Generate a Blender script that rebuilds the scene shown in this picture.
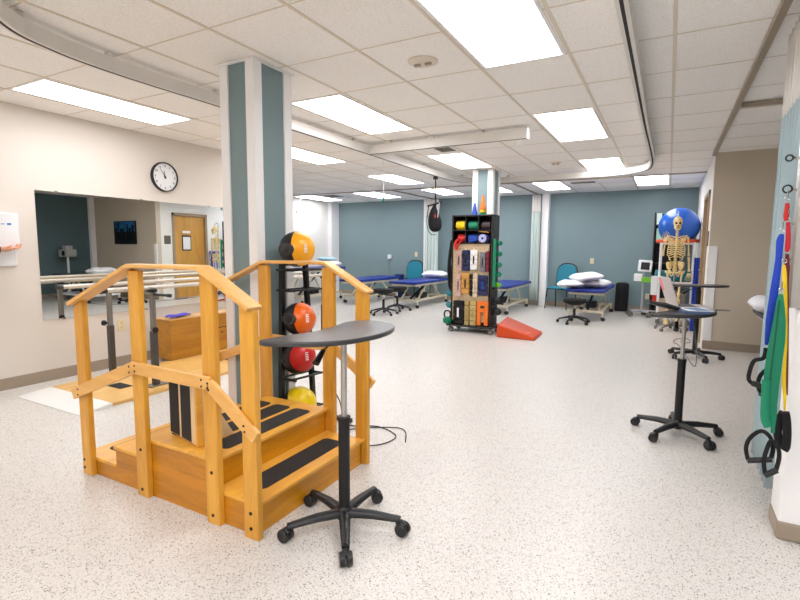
import bpy, math, random
from mathutils import Vector, Matrix
random.seed(7)
D = bpy.data
for o in list(D.objects): D.objects.remove(o)
SC = bpy.context.scene
COL = SC.collection
PI = math.pi
CH = 2.498                     # ceiling height

# ------------------------------------------------------------------ camera, world, exposure
FPX, YAW, PITCH, ROLL, CAMH = 489.6, .4993, -.1058, .0078, 1.276
_cy, _sy, _cp, _sp = math.cos(YAW), math.sin(YAW), math.cos(PITCH), math.sin(PITCH)
FW = Vector((-_sy*_cp, _cy*_cp, _sp)); _r0 = Vector((_cy, _sy, 0)); _u0 = _r0.cross(FW)
RT = math.cos(ROLL)*_r0 + math.sin(ROLL)*_u0
UP = -math.sin(ROLL)*_r0 + math.cos(ROLL)*_u0
CAM = Vector((0, 0, CAMH))
cd = D.cameras.new('camera'); cam = D.objects.new('camera', cd); COL.objects.link(cam)
cd.sensor_width = 36; cd.lens = FPX/800*36; cd.clip_start = .05; cd.clip_end = 100
m = Matrix((RT, UP, -FW)).transposed().to_4x4(); m.translation = CAM
cam.matrix_world = m
SC.camera = cam
w = D.worlds.new('world'); SC.world = w; w.use_nodes = True
w.node_tree.nodes['Background'].inputs[0].default_value = (.9, .95, 1, 1)
w.node_tree.nodes['Background'].inputs[1].default_value = .3
SC.view_settings.view_transform = 'Standard'; SC.view_settings.look = 'None'
SC.view_settings.gamma = 1; SC.view_settings.use_curve_mapping = False
SC.view_settings.exposure = 0.0
LAMP = 11.2

def ray(x, y): return FW + (x-400)/FPX*RT - (y-300)/FPX*UP
def atZ(x, y, z=0):
    d = ray(x, y); return CAM + d*((z-CAMH)/d.z)
def atY(x, y, Y):
    d = ray(x, y); return CAM + d*(Y/d.y)
def atX(x, y, X):
    d = ray(x, y); return CAM + d*(X/d.x)

# ------------------------------------------------------------------ materials
def lin(c):
    return tuple(((v/255)/12.92 if v/255 <= .04045 else ((v/255+.055)/1.055)**2.4) for v in c) + (1,)
MATS = {}
def mat(name, rgb, rough=.5, metal=0, var=.06, scale=8, bump=0, bscale=200, stretch=None, emit=None, coat=0, spec=.5):
    if name in MATS: return MATS[name]
    m = D.materials.new(name); m.use_nodes = True; nt = m.node_tree; N = nt.nodes; L = nt.links
    b = N['Principled BSDF']; b.inputs['Roughness'].default_value = rough; b.inputs['Metallic'].default_value = metal
    b.inputs['Coat Weight'].default_value = coat; b.inputs['Specular IOR Level'].default_value = spec
    tc = N.new('ShaderNodeTexCoord'); mp = N.new('ShaderNodeMapping'); L.new(tc.outputs['Object'], mp.inputs[0])
    if stretch: mp.inputs['Scale'].default_value = stretch
    nz = N.new('ShaderNodeTexNoise'); nz.inputs['Scale'].default_value = scale; nz.inputs['Detail'].default_value = 4
    L.new(mp.outputs[0], nz.inputs[0])
    cr = N.new('ShaderNodeValToRGB'); c = lin(rgb)
    cr.color_ramp.elements[0].position = .3; cr.color_ramp.elements[1].position = .7
    cr.color_ramp.elements[0].color = tuple(min(1, v*(1-var)) for v in c[:3])+(1,)
    cr.color_ramp.elements[1].color = tuple(min(1, v*(1+var)) for v in c[:3])+(1,)
    L.new(nz.outputs[0], cr.inputs[0]); L.new(cr.outputs[0], b.inputs['Base Color'])
    if emit:
        b.inputs['Emission Color'].default_value = lin(rgb); b.inputs['Emission Strength'].default_value = emit
    if bump:
        n2 = N.new('ShaderNodeTexNoise'); n2.inputs['Scale'].default_value = bscale; L.new(tc.outputs['Object'], n2.inputs[0])
        bp = N.new('ShaderNodeBump'); bp.inputs['Strength'].default_value = bump; bp.inputs['Distance'].default_value = .002
        L.new(n2.outputs[0], bp.inputs['Height']); L.new(bp.outputs[0], b.inputs['Normal'])
    MATS[name] = m; return m
def wood(name, rgb, axis, rough=.38, dark=.75, sc=9):
    m = D.materials.new(name); m.use_nodes = True; N = m.node_tree.nodes; L = m.node_tree.links
    b = N['Principled BSDF']; b.inputs['Roughness'].default_value = rough; b.inputs['Coat Weight'].default_value = .15; b.inputs['Coat Roughness'].default_value=.25
    tc = N.new('ShaderNodeTexCoord'); mp = N.new('ShaderNodeMapping')
    s = [1, 1, 1]; s[axis] = .12; mp.inputs['Scale'].default_value = s
    L.new(tc.outputs['Object'], mp.inputs[0])
    n1 = N.new('ShaderNodeTexNoise'); n1.inputs['Scale'].default_value = sc; n1.inputs['Detail'].default_value = 3; n1.inputs['Distortion'].default_value = 1.2
    n2 = N.new('ShaderNodeTexNoise'); n2.inputs['Scale'].default_value = 90; n2.inputs['Detail'].default_value = 2
    L.new(mp.outputs[0], n1.inputs[0]); L.new(mp.outputs[0], n2.inputs[0])
    ad = N.new('ShaderNodeMath'); ad.operation = 'MULTIPLY_ADD'; ad.inputs[1].default_value = .35; L.new(n2.outputs[0], ad.inputs[0]); L.new(n1.outputs[0], ad.inputs[2])
    cr = N.new('ShaderNodeValToRGB'); c = lin(rgb); e = cr.color_ramp.elements
    e[0].position = .5; e[1].position = .85
    e[0].color = (c[0]*dark, c[1]*dark*.93, c[2]*dark*.8, 1); e[1].color = (min(1, c[0]*1.08), min(1, c[1]*1.1), min(1, c[2]*1.15), 1)
    L.new(ad.outputs[0], cr.inputs[0]); L.new(cr.outputs[0], b.inputs['Base Color'])
    return m

WCREAM = mat('paint_cream', (221, 213, 203), .7, var=.012, scale=1.5, bump=.05)
WWHITE = mat('paint_white', (236, 234, 228), .6, var=.012, scale=1.5)
WTAN = mat('paint_tan', (206, 193, 174), .7, var=.015, scale=1.5)
TEAL = mat('paint_teal', (125, 147, 150), .55, var=.03, scale=1.2)
TEALD = mat('paint_teal_shaded', (84, 106, 112), .6, var=.03, scale=1.2)  # wall teal with the bay's dimness darkened into the colour
BASEB = mat('vinyl_baseboard', (158, 143, 125), .5, var=.03)
TRIMW = mat('trim_white', (248, 247, 247), .4, var=.01)
JAMB = mat('door_frame_paint', (160, 140, 112), .45, var=.02)
RAILW = mat('rail_enamel', (226, 222, 216), .35, var=.01)
DARKSLOT = mat('dark_slot', (40, 36, 33), .7)
TBAR = mat('ceiling_tbar', (222, 212, 196), .5, var=.01)
ALU = mat('curtain_track_aluminium', (165, 154, 138), .35, .6, var=.03)
CHROME = mat('chrome', (215, 215, 215), .18, 1, var=.02)
STEEL = mat('brushed_steel', (188, 186, 182), .33, .9, var=.05, stretch=(1, 1, .05), scale=60)
GREYST = mat('grey_steel', (120, 116, 110), .45, .5, var=.05)
BLACKP = mat('black_plastic', (28, 28, 30), .42, var=.1, bump=.15)
BLACKM = mat('black_metal', (22, 22, 24), .4, .2, var=.05)
BLACKT = mat('black_laminate', (62, 60, 62), .33, var=.08, scale=60)
BLACKF = mat('black_fabric', (22, 22, 25), .9, var=.2, scale=60)
GRIP = mat('black_grit_tread', (38, 37, 37), .85, var=.35, scale=400, bump=.5, bscale=600)
POSTW = wood('maple_post', (224, 163, 58), 2, dark=.86)
RAILXW = wood('maple_rail', (232, 178, 100), 0, dark=.92)
RAILYW = wood('maple_rail_cross', (234, 190, 122), 1, dark=.92)
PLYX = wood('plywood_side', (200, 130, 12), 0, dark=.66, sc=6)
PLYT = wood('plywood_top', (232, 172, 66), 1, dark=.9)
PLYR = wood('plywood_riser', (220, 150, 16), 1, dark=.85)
PLYPALE = wood('pale_birch', (232, 205, 165), 2, dark=.92)
PLATW = wood('birch_platform', (226, 182, 108), 1, dark=.93)
BOXW = wood('box_veneer', (186, 130, 36), 1, dark=.8)
DOORW = wood('door_veneer', (206, 155, 75), 2, dark=.9)
WBOARD = mat('white_board', (235, 235, 232), .4, var=.01)
BARRAIL = mat('lacquered_handrail', (210, 203, 192), .25, .35, var=.04)
VINYLB = mat('royal_blue_vinyl', (18, 44, 140), .4, var=.08, scale=14, bump=.1, bscale=30)
IVORY = mat('ivory_frame', (216, 208, 182), .4, var=.04)
LINEN = mat('white_linen', (236, 236, 240), .85, var=.02, bump=.6, bscale=24)
PALEBL = mat('pale_blue_linen', (170, 205, 215), .85, var=.03, bump=.5, bscale=24)
TEALC = mat('teal_chair_vinyl', (24, 128, 150), .5, var=.05)
BALLBLUE = mat('gym_ball_blue', (14, 90, 190), .3, var=.04, coat=.3)
BONE = mat('bone', (232, 212, 155), .5, var=.14, scale=30)
BONED = mat('bone_cartilage', (196, 168, 110), .55, var=.2, scale=40)
def C(name, rgb, rough=.55, **k): return mat(name, rgb, rough, **k)
YEL = C('yellow', (240, 205, 20)); ORG = C('orange', (236, 118, 30)); RED = C('red', (205, 36, 30))
GRN = C('green', (0, 128, 92)); LIME = C('lime_green', (110, 190, 40)); BLU = C('blue', (28, 72, 175)); NAVY = C('navy', (24, 36, 82))
MAROON = C('maroon', (120, 14, 34)); KHAKI = C('khaki', (176, 152, 96)); CREAM = C('cream', (218, 196, 168)); TANO = C('tan_orange', (206, 150, 70))
MAUVE = C('mauve', (196, 160, 150)); WHT = C('white_plastic', (238, 238, 240), .35, var=.01); GREY = C('light_grey', (175, 175, 178), .4)
TEALP = C('teal_plastic', (0, 118, 130), .45); WEDGE = C('orange_red_vinyl', (208, 68, 8), .38); AMBER = C('amber_rubber', (250, 172, 20), .32)
ORB = C('orange_rubber', (236, 104, 8), .32); REDB = C('red_rubber', (205, 34, 34), .32); YEB = C('yellow_rubber', (248, 214, 10), .32)
RUBBER = C('black_rubber', (26, 25, 26), .4, var=.15); PINK = C('pink', (240, 120, 140)); SILVER = mat('laptop_silver', (200, 196, 194), .4, .25, var=.02)
PAPER = C('paper', (235, 238, 240), .8, var=.02); BLUEP = C('blue_print', (110, 140, 190), .7); PURPLE = C('purple_cloth', (92, 78, 205), .8)
SKIN = C('skin', (222, 160, 128), .5, var=.05, scale=30); SCREEN = C('dark_screen', (22, 26, 32), .15); BRASS = mat('brushed_nickel', (190, 178, 150), .3, .9)

# floor
def floor_mat():
    m = D.materials.new('terrazzo_vinyl'); m.use_nodes = True; N = m.node_tree.nodes; L = m.node_tree.links
    b = N['Principled BSDF']; b.inputs['Roughness'].default_value = .34; b.inputs['Specular IOR Level'].default_value = .45
    tc = N.new('ShaderNodeTexCoord')
    col = None
    base = N.new('ShaderNodeRGB'); base.outputs[0].default_value = lin((217, 213, 207)); cur = base.outputs[0]
    for sc, thr, rad, c in ((125, .25, .36, (206, 196, 184)), (170, .25, .38, (178, 172, 168)), (210, .19, .42, (96, 92, 92)), (150, .12, .36, (214, 196, 172)), (110, .06, .34, (78, 74, 74))):
        v = N.new('ShaderNodeTexVoronoi'); v.inputs['Scale'].default_value = sc; L.new(tc.outputs['Object'], v.inputs[0])
        sep = N.new('ShaderNodeSeparateColor'); L.new(v.outputs['Color'], sep.inputs[0])
        a = N.new('ShaderNodeMath'); a.operation = 'LESS_THAN'; a.inputs[1].default_value = thr; L.new(sep.outputs[0], a.inputs[0])
        d = N.new('ShaderNodeMath'); d.operation = 'LESS_THAN'; d.inputs[1].default_value = rad; L.new(v.outputs['Distance'], d.inputs[0])
        mu = N.new('ShaderNodeMath'); mu.operation = 'MULTIPLY'; L.new(a.outputs[0], mu.inputs[0]); L.new(d.outputs[0], mu.inputs[1])
        mx = N.new('ShaderNodeMix'); mx.data_type = 'RGBA'; L.new(mu.outputs[0], mx.inputs[0]); L.new(cur, mx.inputs[6]); mx.inputs[7].default_value = lin(c)
        cur = mx.outputs[2]
    L.new(cur, b.inputs['Base Color'])
    return m
# ceiling tile
def tile_mat():
    m = D.materials.new('acoustic_tile'); m.use_nodes = True; N = m.node_tree.nodes; L = m.node_tree.links
    b = N['Principled BSDF']; b.inputs['Roughness'].default_value = .9
    tc = N.new('ShaderNodeTexCoord'); n = N.new('ShaderNodeTexNoise'); n.inputs['Scale'].default_value = 120; n.inputs['Detail'].default_value = 3
    L.new(tc.outputs['Object'], n.inputs[0]); cr = N.new('ShaderNodeValToRGB'); e = cr.color_ramp.elements
    e[0].position = .3; e[0].color = lin((232, 228, 222)); e[1].position = .5; e[1].color = lin((250, 248, 245))
    L.new(n.outputs[0], cr.inputs[0]); L.new(cr.outputs[0], b.inputs['Base Color'])
    return m
# curtain net
def net_mat():
    m = D.materials.new('curtain_net'); m.use_nodes = True; N = m.node_tree.nodes; L = m.node_tree.links
    b = N['Principled BSDF']; b.inputs['Base Color'].default_value = lin((240, 236, 230)); b.inputs['Roughness'].default_value = .8
    tc = N.new('ShaderNodeTexCoord'); v = N.new('ShaderNodeTexVoronoi'); v.inputs['Scale'].default_value = 75; v.inputs['Randomness'].default_value = .1
    L.new(tc.outputs['Object'], v.inputs[0]); g = N.new('ShaderNodeMath'); g.operation = 'GREATER_THAN'; g.inputs[1].default_value = .3
    L.new(v.outputs['Distance'], g.inputs[0]); L.new(g.outputs[0], b.inputs['Alpha'])
    return m
NET = net_mat()
def mirror_mat():
    m = D.materials.new('mirror_glass'); m.use_nodes = True; b = m.node_tree.nodes['Principled BSDF']
    b.inputs['Base Color'].default_value = (.86, .88, .86, 1); b.inputs['Metallic'].default_value = 1; b.inputs['Roughness'].default_value = .0
    return m
CURT = mat('curtain_blue', (182, 202, 208), .8, var=.03, scale=60)
CURTG = mat('curtain_green', (196, 210, 204), .8, var=.03, scale=60)

# ------------------------------------------------------------------ mesh builder
W2L = {}
class MB:
    def __init__(s): s.v = []; s.f = []
    def add(s, vs, fs):
        k = len(s.v); s.v += [Vector(p) for p in vs]; s.f += [tuple(i+k for i in f) for f in fs]; return s
    def box(s, x0, x1, y0, y1, z0, z1, M=None):
        vs = [Vector((x, y, z)) for x in (x0, x1) for y in (y0, y1) for z in (z0, z1)]
        if M: vs = [M @ p for p in vs]
        return s.add(vs, [(0, 1, 3, 2), (4, 6, 7, 5), (0, 4, 5, 1), (2, 3, 7, 6), (0, 2, 6, 4), (1, 5, 7, 3)])
    def tube(s, pts, r, n=10, closed=False, sx=1, up=None):
        pts = [Vector(p) for p in pts]; rs = r if isinstance(r, (list, tuple)) else [r]*len(pts)
        m = len(pts); prev = None; rings = []
        for i, p in enumerate(pts):
            if closed: t = pts[(i+1) % m]-pts[i-1]
            else: t = pts[min(i+1, m-1)]-pts[max(i-1, 0)]
            t.normalize()
            if prev is None:
                a = Vector(up) if up else (Vector((0, 0, 1)) if abs(t.z) < .9 else Vector((1, 0, 0)))
                prev = (a-t*a.dot(t)).normalized()
            prev = (prev-t*prev.dot(t)).normalized(); q = t.cross(prev)
            rings.append([p+(prev*math.cos(2*PI*j/n+PI/n)+q*math.sin(2*PI*j/n+PI/n)*sx)*rs[i] for j in range(n)])
        vs = [v for ring in rings for v in ring]; fs = []
        for i in range(m if closed else m-1):
            a, b = i*n, ((i+1) % m)*n
            for j in range(n): fs.append((a+j, a+(j+1) % n, b+(j+1) % n, b+j))
        if not closed: fs += [tuple(range(n-1, -1, -1)), tuple((m-1)*n+j for j in range(n))]
        return s.add(vs, fs)
    def cyl(s, a, b, r, n=16, r2=None): return s.tube([a, b], [r, r if r2 is None else r2], n)
    def lathe(s, prof, M=None, n=20):
        vs = []; fs = []
        for r, z in prof:
            for j in range(n): vs.append(Vector((r*math.cos(2*PI*j/n), r*math.sin(2*PI*j/n), z)))
        for i in range(len(prof)-1):
            for j in range(n): fs.append((i*n+j, i*n+(j+1) % n, (i+1)*n+(j+1) % n, (i+1)*n+j))
        fs += [tuple(range(n-1, -1, -1)), tuple((len(prof)-1)*n+j for j in range(n))]
        if M: vs = [M @ v for v in vs]
        return s.add(vs, fs)
    def ball(s, c, r, n=18, M=None, keep=None):
        rx, ry, rz = r if isinstance(r, (tuple, list)) else (r, r, r); c = Vector(c); k = n//2
        vs = []
        for i in range(1, k):
            t = PI*i/k
            for j in range(n): vs.append(Vector((rx*math.sin(t)*math.cos(2*PI*j/n), ry*math.sin(t)*math.sin(2*PI*j/n), rz*math.cos(t))))
        vs += [Vector((0, 0, rz)), Vector((0, 0, -rz))]; fs = []
        for i in range(k-2):
            for j in range(n): fs.append((i*n+j, (i+1)*n+j, (i+1)*n+(j+1) % n, i*n+(j+1) % n))
        T = len(vs)-2
        for j in range(n): fs += [(T, j, (j+1) % n), (T+1, (k-2)*n+(j+1) % n, (k-2)*n+j)]
        if keep: fs = [f for f in fs if keep(sum((vs[i] for i in f), Vector())/len(f))]
        if M: vs = [M @ v for v in vs]
        return s.add([v+c for v in vs], fs)
    def prism(s, poly, z0, z1, M=None):
        n = len(poly); vs = [Vector((x, y, z0)) for x, y in poly]+[Vector((x, y, z1)) for x, y in poly]
        if M: vs = [M @ v for v in vs]
        return s.add(vs, [tuple(range(n-1, -1, -1)), tuple(range(n, 2*n))]+[(i, (i+1) % n, n+(i+1) % n, n+i) for i in range(n)])
    def torus(s, c, R, r, M=None, n=24, k=8):
        pts = [Vector((R*math.cos(2*PI*i/n), R*math.sin(2*PI*i/n), 0)) for i in range(n)]
        if M: pts = [M @ p for p in pts]
        return s.tube([p+Vector(c) for p in pts], r, k, closed=True)
    def build(s, name, mt, parent=None, world=False, smooth=True, bevel=0, seg=2, thick=0, sub=0):
        vs = s.v
        if world and parent is not None:
            root = parent
            while root.parent: root = root.parent
            M = root.matrix_basis.inverted(); vs = [M @ v for v in vs]
        me = D.meshes.new(name); me.from_pydata([tuple(v) for v in vs], [], s.f); me.update()
        me.materials.append(mt)
        if smooth:
            me.polygons.foreach_set('use_smooth', [True]*len(me.polygons)); me.set_sharp_from_angle(angle=math.radians(38))
        o = D.objects.new(name, me); COL.objects.link(o)
        if parent is not None: o.parent = parent
        if thick:
            md = o.modifiers.new('solid', 'SOLIDIFY'); md.thickness = thick; md.offset = 0
        if bevel:
            md = o.modifiers.new('bevel', 'BEVEL'); md.width = bevel; md.segments = seg; md.limit_method = 'ANGLE'; md.angle_limit = math.radians(40); md.harden_normals = False
        if sub:
            md = o.modifiers.new('sub', 'SUBSURF'); md.levels = sub; md.render_levels = sub
        return o
def Rz(a): return Matrix.Rotation(a, 4, 'Z')
def Rx(a): return Matrix.Rotation(a, 4, 'X')
def Ry(a): return Matrix.Rotation(a, 4, 'Y')
def T(x, y, z): return Matrix.Translation((x, y, z))
def tag(o, label, cat, group=None):
    o['label'] = label; o['category'] = cat
    if group: o['group'] = group
    return o
def thing(name, label, cat, loc=(0, 0, 0), rz=0, group=None):
    o = D.objects.new(name, None); COL.objects.link(o); o.empty_display_size = .1
    o.location = loc; o.rotation_euler = (0, 0, rz)
    o.matrix_basis = T(*loc) @ Rz(rz)
    return tag(o, label, cat, group)
def struct(o): o['kind'] = 'structure'; return o
def copy_tree(root, loc, rz=0, label=None, group=None):
    def rec(o, par):
        c = o.copy(); COL.objects.link(c)
        if par is not None: c.parent = par
        for ch in [k for k in D.objects if k.parent == o]: rec(ch, c)
        return c
    r = rec(root, None); r.location = loc; r.rotation_euler = (0, 0, rz)
    if label: r['label'] = label
    if group: r['group'] = group
    return r
def text(body, size, mt, M, parent, name, ext=.0008):
    cu = D.curves.new(name, 'FONT'); cu.body = body; cu.size = size; cu.align_x = 'CENTER'; cu.align_y = 'CENTER'; cu.extrude = ext
    t = D.objects.new(name+'_source', cu); me = D.meshes.new_from_object(t); D.objects.remove(t); me.name = name
    me.transform(M); me.materials.clear(); me.materials.append(mt)
    o = D.objects.new(name, me); COL.objects.link(o)
    if parent is not None: o.parent = parent
    return o
def smoothpts(pts, k=6, closed=False):
    P = [Vector(p) for p in pts]; n = len(P); out = []
    for i in range(n if closed else n-1):
        g = (lambda j: P[j % n]) if closed else (lambda j: P[max(0, min(n-1, j))])
        a, b, c, d = g(i-1), g(i), g(i+1), g(i+2)
        for q in range(k):
            t = q/k; out.append(.5*((2*b)+(c-a)*t+(2*a-5*b+4*c-d)*t*t+(3*b-a-3*c+d)*t**3))
    if not closed: out.append(P[-1])
    return out

# ------------------------------------------------------------------ room shell
LX, FLX, BY, RXW, BXY, BAYX, NY = -5.08, -8.24, 11.3, .45, 7.44, 2.99, -2.6
MB().box(FLX-.1, BAYX+.1, NY-.1, BY+.1, -.1, 0).build('floor', floor_mat(), smooth=False)['kind'] = 'structure'
struct(MB().box(FLX-.1, BAYX+.1, NY-.1, BY+.1, CH, CH+.1).build('ceiling', tile_mat(), smooth=False))
struct(MB().box(LX-.12, LX, NY, 5.62, 0, CH).build('wall_left', WCREAM, smooth=False))
struct(MB().box(FLX, LX-.12, 5.5, 5.62, 0, CH).build('wall_left_return', WWHITE, smooth=False))
struct(MB().box(FLX-.1, FLX, 5.5, BY, 0, CH).build('wall_far_left', WWHITE, smooth=False))
struct(MB().box(FLX-.1, RXW+.12, BY, BY+.1, 0, CH).build('wall_back', TEAL, smooth=False))
struct(MB().box(RXW, RXW+.12, BXY+.12, 7.88, 0, CH).box(RXW, RXW+.12, 8.87, BY, 0, CH).box(RXW, RXW+.12, 7.88, 8.87, 2.07, CH).build('wall_right', WWHITE, smooth=False))
struct(MB().box(RXW, BAYX, BXY, BXY+.12, 0, CH).build('wall_bay_back', WTAN, smooth=False))
struct(MB().box(BAYX, BAYX+.1, NY, BXY+.12, 0, CH).build('wall_bay_right', TEALD, smooth=False))
struct(MB().box(LX-.12, BAYX+.1, NY-.1, NY, 0, CH).build('wall_behind', WCREAM, smooth=False))
struct(MB().box(RXW+.045, 1.9, 2.62, 2.8, 0, 1.03).build('wall_half', TRIMW, smooth=False, bevel=.008))
struct(MB().box(RXW+.04, 1.9, 2.612, 2.808, 0, .085).build('baseboard_half_wall', BASEB, smooth=False, bevel=.012))
def bb(name, x0, x1, y0, y1): struct(MB().box(x0, x1, y0, y1, 0, .105).build(name, BASEB, smooth=False, bevel=.003))
bb('baseboard_left', LX, LX+.012, NY, 5.62); bb('baseboard_far_left', FLX, FLX+.012, 5.62, BY); bb('baseboard_back', FLX, RXW, BY-.012, BY)
bb('baseboard_right', RXW-.012, RXW, 8.93, BY); bb('baseboard_bay', RXW, BAYX, BXY-.012, BXY); bb('baseboard_bay_right', BAYX-.012, BAYX, NY, BXY)
# white trims: corner guard, pilasters
struct(MB().box(RXW-.004, RXW+.095, BXY-.012, BXY+.01, .11, 1.33).build('trim_1', TRIMW, smooth=False, bevel=.004))
struct(MB().box(FLX, FLX+.12, BY-.35, BY, 0, CH).build('trim_2', TRIMW, smooth=False, bevel=.004))
struct(MB().box(-2.52, -2.37, BY-.16, BY, 0, CH).build('trim_3', TRIMW, smooth=False, bevel=.004))
struct(MB().box(-5.45, -5.3, BY-.1, BY, 0, CH).build('trim_4', TRIMW, smooth=False, bevel=.004))
struct(MB().box(BAYX-.1, BAYX, BXY-.12, BXY, 0, CH).build('trim_5', TRIMW, smooth=False, bevel=.004))
# ceiling grid (T bars)
g = MB(); GX = [-.04-.5765*k for k in range(9)]; YT = 9.02
for x in GX: g.box(x-.010, x+.010, NY, YT, CH-.004, CH+.001)
for x in (1.3, 2.6): g.box(x-.010, x+.010, NY, BXY, CH-.004, CH+.001)
for x in (-5.23, -5.8, -6.4, -6.97, -7.55): g.box(x-.010, x+.010, 5.62, YT, CH-.004, CH+.001)
for x in [-.04-.5765*k for k in range(14)]: g.box(x-.01, x+.01, YT, BY, CH-.004, CH+.001)
for j in range(-9, 9):
    y = 3.32+.648*j
    g.box(LX if y < 5.62 else FLX, BAYX if y < BXY else RXW, y-.0045, y+.0045, CH-.003, CH+.001)
for y in (9.27, 9.9, 10.54): g.box(FLX, RXW, y-.008, y+.008, CH-.003, CH+.001)
struct(g.build('trim_6', TBAR, smooth=False))
# door in the right wall (seen through the mirror, its jamb seen directly)
struct(MB().box(RXW+.03, RXW+.07, 7.93, 8.82, .005, 2.02).build('door_1', DOORW, smooth=False, bevel=.003))
dj = MB()
for y0, y1 in ((7.86, 7.93), (8.82, 8.89)): dj.box(RXW-.02, RXW+.13, y0, y1, 0, 2.09)
dj.box(RXW-.02, RXW+.13, 7.86, 8.89, 2.02, 2.09)
struct(dj.build('door_1_frame', JAMB, smooth=False, bevel=.004))
hd = MB().cyl((RXW+.03, 8.74, .98), (RXW-.03, 8.74, .98), .012).cyl((RXW-.03, 8.74, .98), (RXW-.03, 8.63, .98), .01).cyl((RXW+.032, 8.74, .98), (RXW+.022, 8.74, .98), .03)
h = hd.build('door_handle', BRASS); h.parent = D.objects['door_1']
cb = thing('clipboard', 'clipboard with white sheet hanging on the wooden door, seen in mirror', 'clipboard', (RXW+.03, 8.28, 1.36))
MB().box(-.01, 0, -.13, .13, -.19, .19).build('board', BLACKP, cb, bevel=.003); MB().box(-.014, -.01, -.105, .105, -.16, .15).build('sheet', PAPER, cb)
tag(MB().box(RXW+.015, RXW+.03, 8.17, 8.39, 1.6, 1.66).build('door_sign', WHT, bevel=.002), 'small white sign strip above the clipboard on the wooden door', 'sign')
tag(MB().box(RXW-.012, RXW, 7.64, 7.81, 1.33, 1.53).build('wall_sign', mat('sign_grey', (96, 92, 82), .4), bevel=.003), 'small dark grey square room sign beside the wooden door', 'sign')

# ------------------------------------------------------------------ ceiling lights
DIFF = mat('lit_diffuser', (250, 249, 252), .5, emit=LAMP, var=0)
def cl(x0, x1, y0, y1, label):
    t = thing('ceiling_light', label, 'ceiling light', ((x0+x1)/2, (y0+y1)/2, CH), group='recessed fluorescent troffers')
    a, b = (x1-x0)/2, (y1-y0)/2
    f = MB(); k = .018
    f.box(-a, a, -b, -b+k, -.008, 0).box(-a, a, b-k, b, -.008, 0).box(-a, -a+k, -b+k, b-k, -.008, 0).box(a-k, a, -b+k, b-k, -.008, 0)
    f.build('frame', TRIMW, t, smooth=False)
    MB().box(-a+k, a-k, -b+k, b-k, -.0065, -.001).build('diffuser', DIFF, t, smooth=False)
def gy(j): return 3.32+.648*j
LIGHTS = [(-1.17, -.64, gy(-2), gy(0), 'largest ceiling light panel, cut off by the top edge of the photo'),
 (-1.17, -.64, gy(2), gy(4), 'second ceiling light panel of the centre row, right of the cross rail end'),
 (-1.17, -.64, gy(6), gy(8)-.06, 'ceiling light panel touching the far curve of the white rail loop'),
 (-2.9, -2.37, gy(0), gy(2), 'ceiling light panel just right of the near striped column'),
 (-2.9, -2.37, gy(4)+.1, gy(6), 'ceiling light panel directly above the far striped column'),
 (-4.61, -4.1, gy(-2), gy(0), 'long ceiling light panel above the clock at far left'),
 (-4.61, -4.1, gy(2), gy(4), 'ceiling light panel half hidden behind the near striped column'),
 (-4.61, -4.1, gy(6), gy(8)-.02, 'ceiling light panel just left of the white pull cord with green tip'),
 (-8.0, -7.45, 9.3, 10.56, 'leftmost far ceiling light panel, above the white far wall'),
 (-6.33, -5.72, 9.3, 10.56, 'far ceiling light panel behind the green tip of the pull cord'),
 (-4.62, -4.1, 9.3, 10.5, 'far ceiling light panel behind the black hanging harness'),
 (-3.52, -3.0, 9.4, 10.56, 'far ceiling light panel peeking out right of the far striped column'),
 (-2.31, -1.8, 9.27, 10.52, 'far ceiling light panel just right of the wall curtain with white post'),
 (-.6, -.06, 9.22, 10.5, 'rightmost far ceiling light panel, above the blue exercise ball')]
for a in LIGHTS: cl(*a)
for a in ((.5, 1.1, -.55, .75, 'ceiling light panel behind the viewer at right'), (1.3, 1.9, -.55, .75, 'unseen ceiling light panel added behind the viewer in the right bay'), (-1.17, -.64, gy(-6), gy(-4)-.01, 'unseen ceiling light panel added above the viewer in centre row'), (1.7, 2.3, -1.9, -.6, 'unseen ceiling light panel added behind the viewer in the bay'), (-4.61, -4.1, gy(-6), gy(-4), 'unseen ceiling light panel added behind the viewer at left'), (-2.9, -2.37, gy(-8), gy(-6), 'unseen ceiling light panel added behind the viewer in second row'),
          (-1.17, -.64, gy(-8), gy(-6), 'unseen ceiling light panel added behind the viewer in centre row')): cl(*a)  # unseen panels; all but the first added to brighten the room

# ------------------------------------------------------------------ columns (painted pillar with white corner guards)
def column(x0, x1, y0, y1, a, nm, label):
    t = thing(nm, label, 'column', ((x0+x1)/2, (y0+y1)/2, 0)); t['kind'] = 'thing'
    MB().box(x0, x1, y0, y1, 0, CH-.006).build('shaft', TEAL, t, world=True, smooth=False)
    for cx, sx in ((x0, 1), (x1, -1)):
        for cy, sy in ((y0, 1), (y1, -1)):
            e = .012
            q = MB(); X = sorted((cx-sx*e, cx+sx*a)); Yy = sorted((cy-sy*e, cy+sy*a))
            q.box(X[0], X[1], *sorted((cy-sy*e, cy)), 0, CH-.008); q.box(*sorted((cx-sx*e, cx)), *sorted((cy, cy+sy*a)), 0, CH-.008)
            q.build('corner_guard', TRIMW, t, world=True, smooth=False)
    MB().box(x0-.03, x1+.03, y0-.03, y1+.03, CH-.01, CH-.004).build('cap', TRIMW, t, world=True, smooth=False)
    bq = MB(); bq.box(x0-.016, x1+.016, y0-.016, y1+.016, 0, .1); bq.build('base_trim', BASEB, t, world=True, smooth=False)
column(-2.735, -2.445, 2.46, 2.80, .062, 'column', 'near teal column with white corner guards, behind the wooden steps')
column(-2.75, -2.44, 7.42, 7.76, .075, 'column', 'far teal column with white corner guards, behind the black equipment rack')

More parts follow.
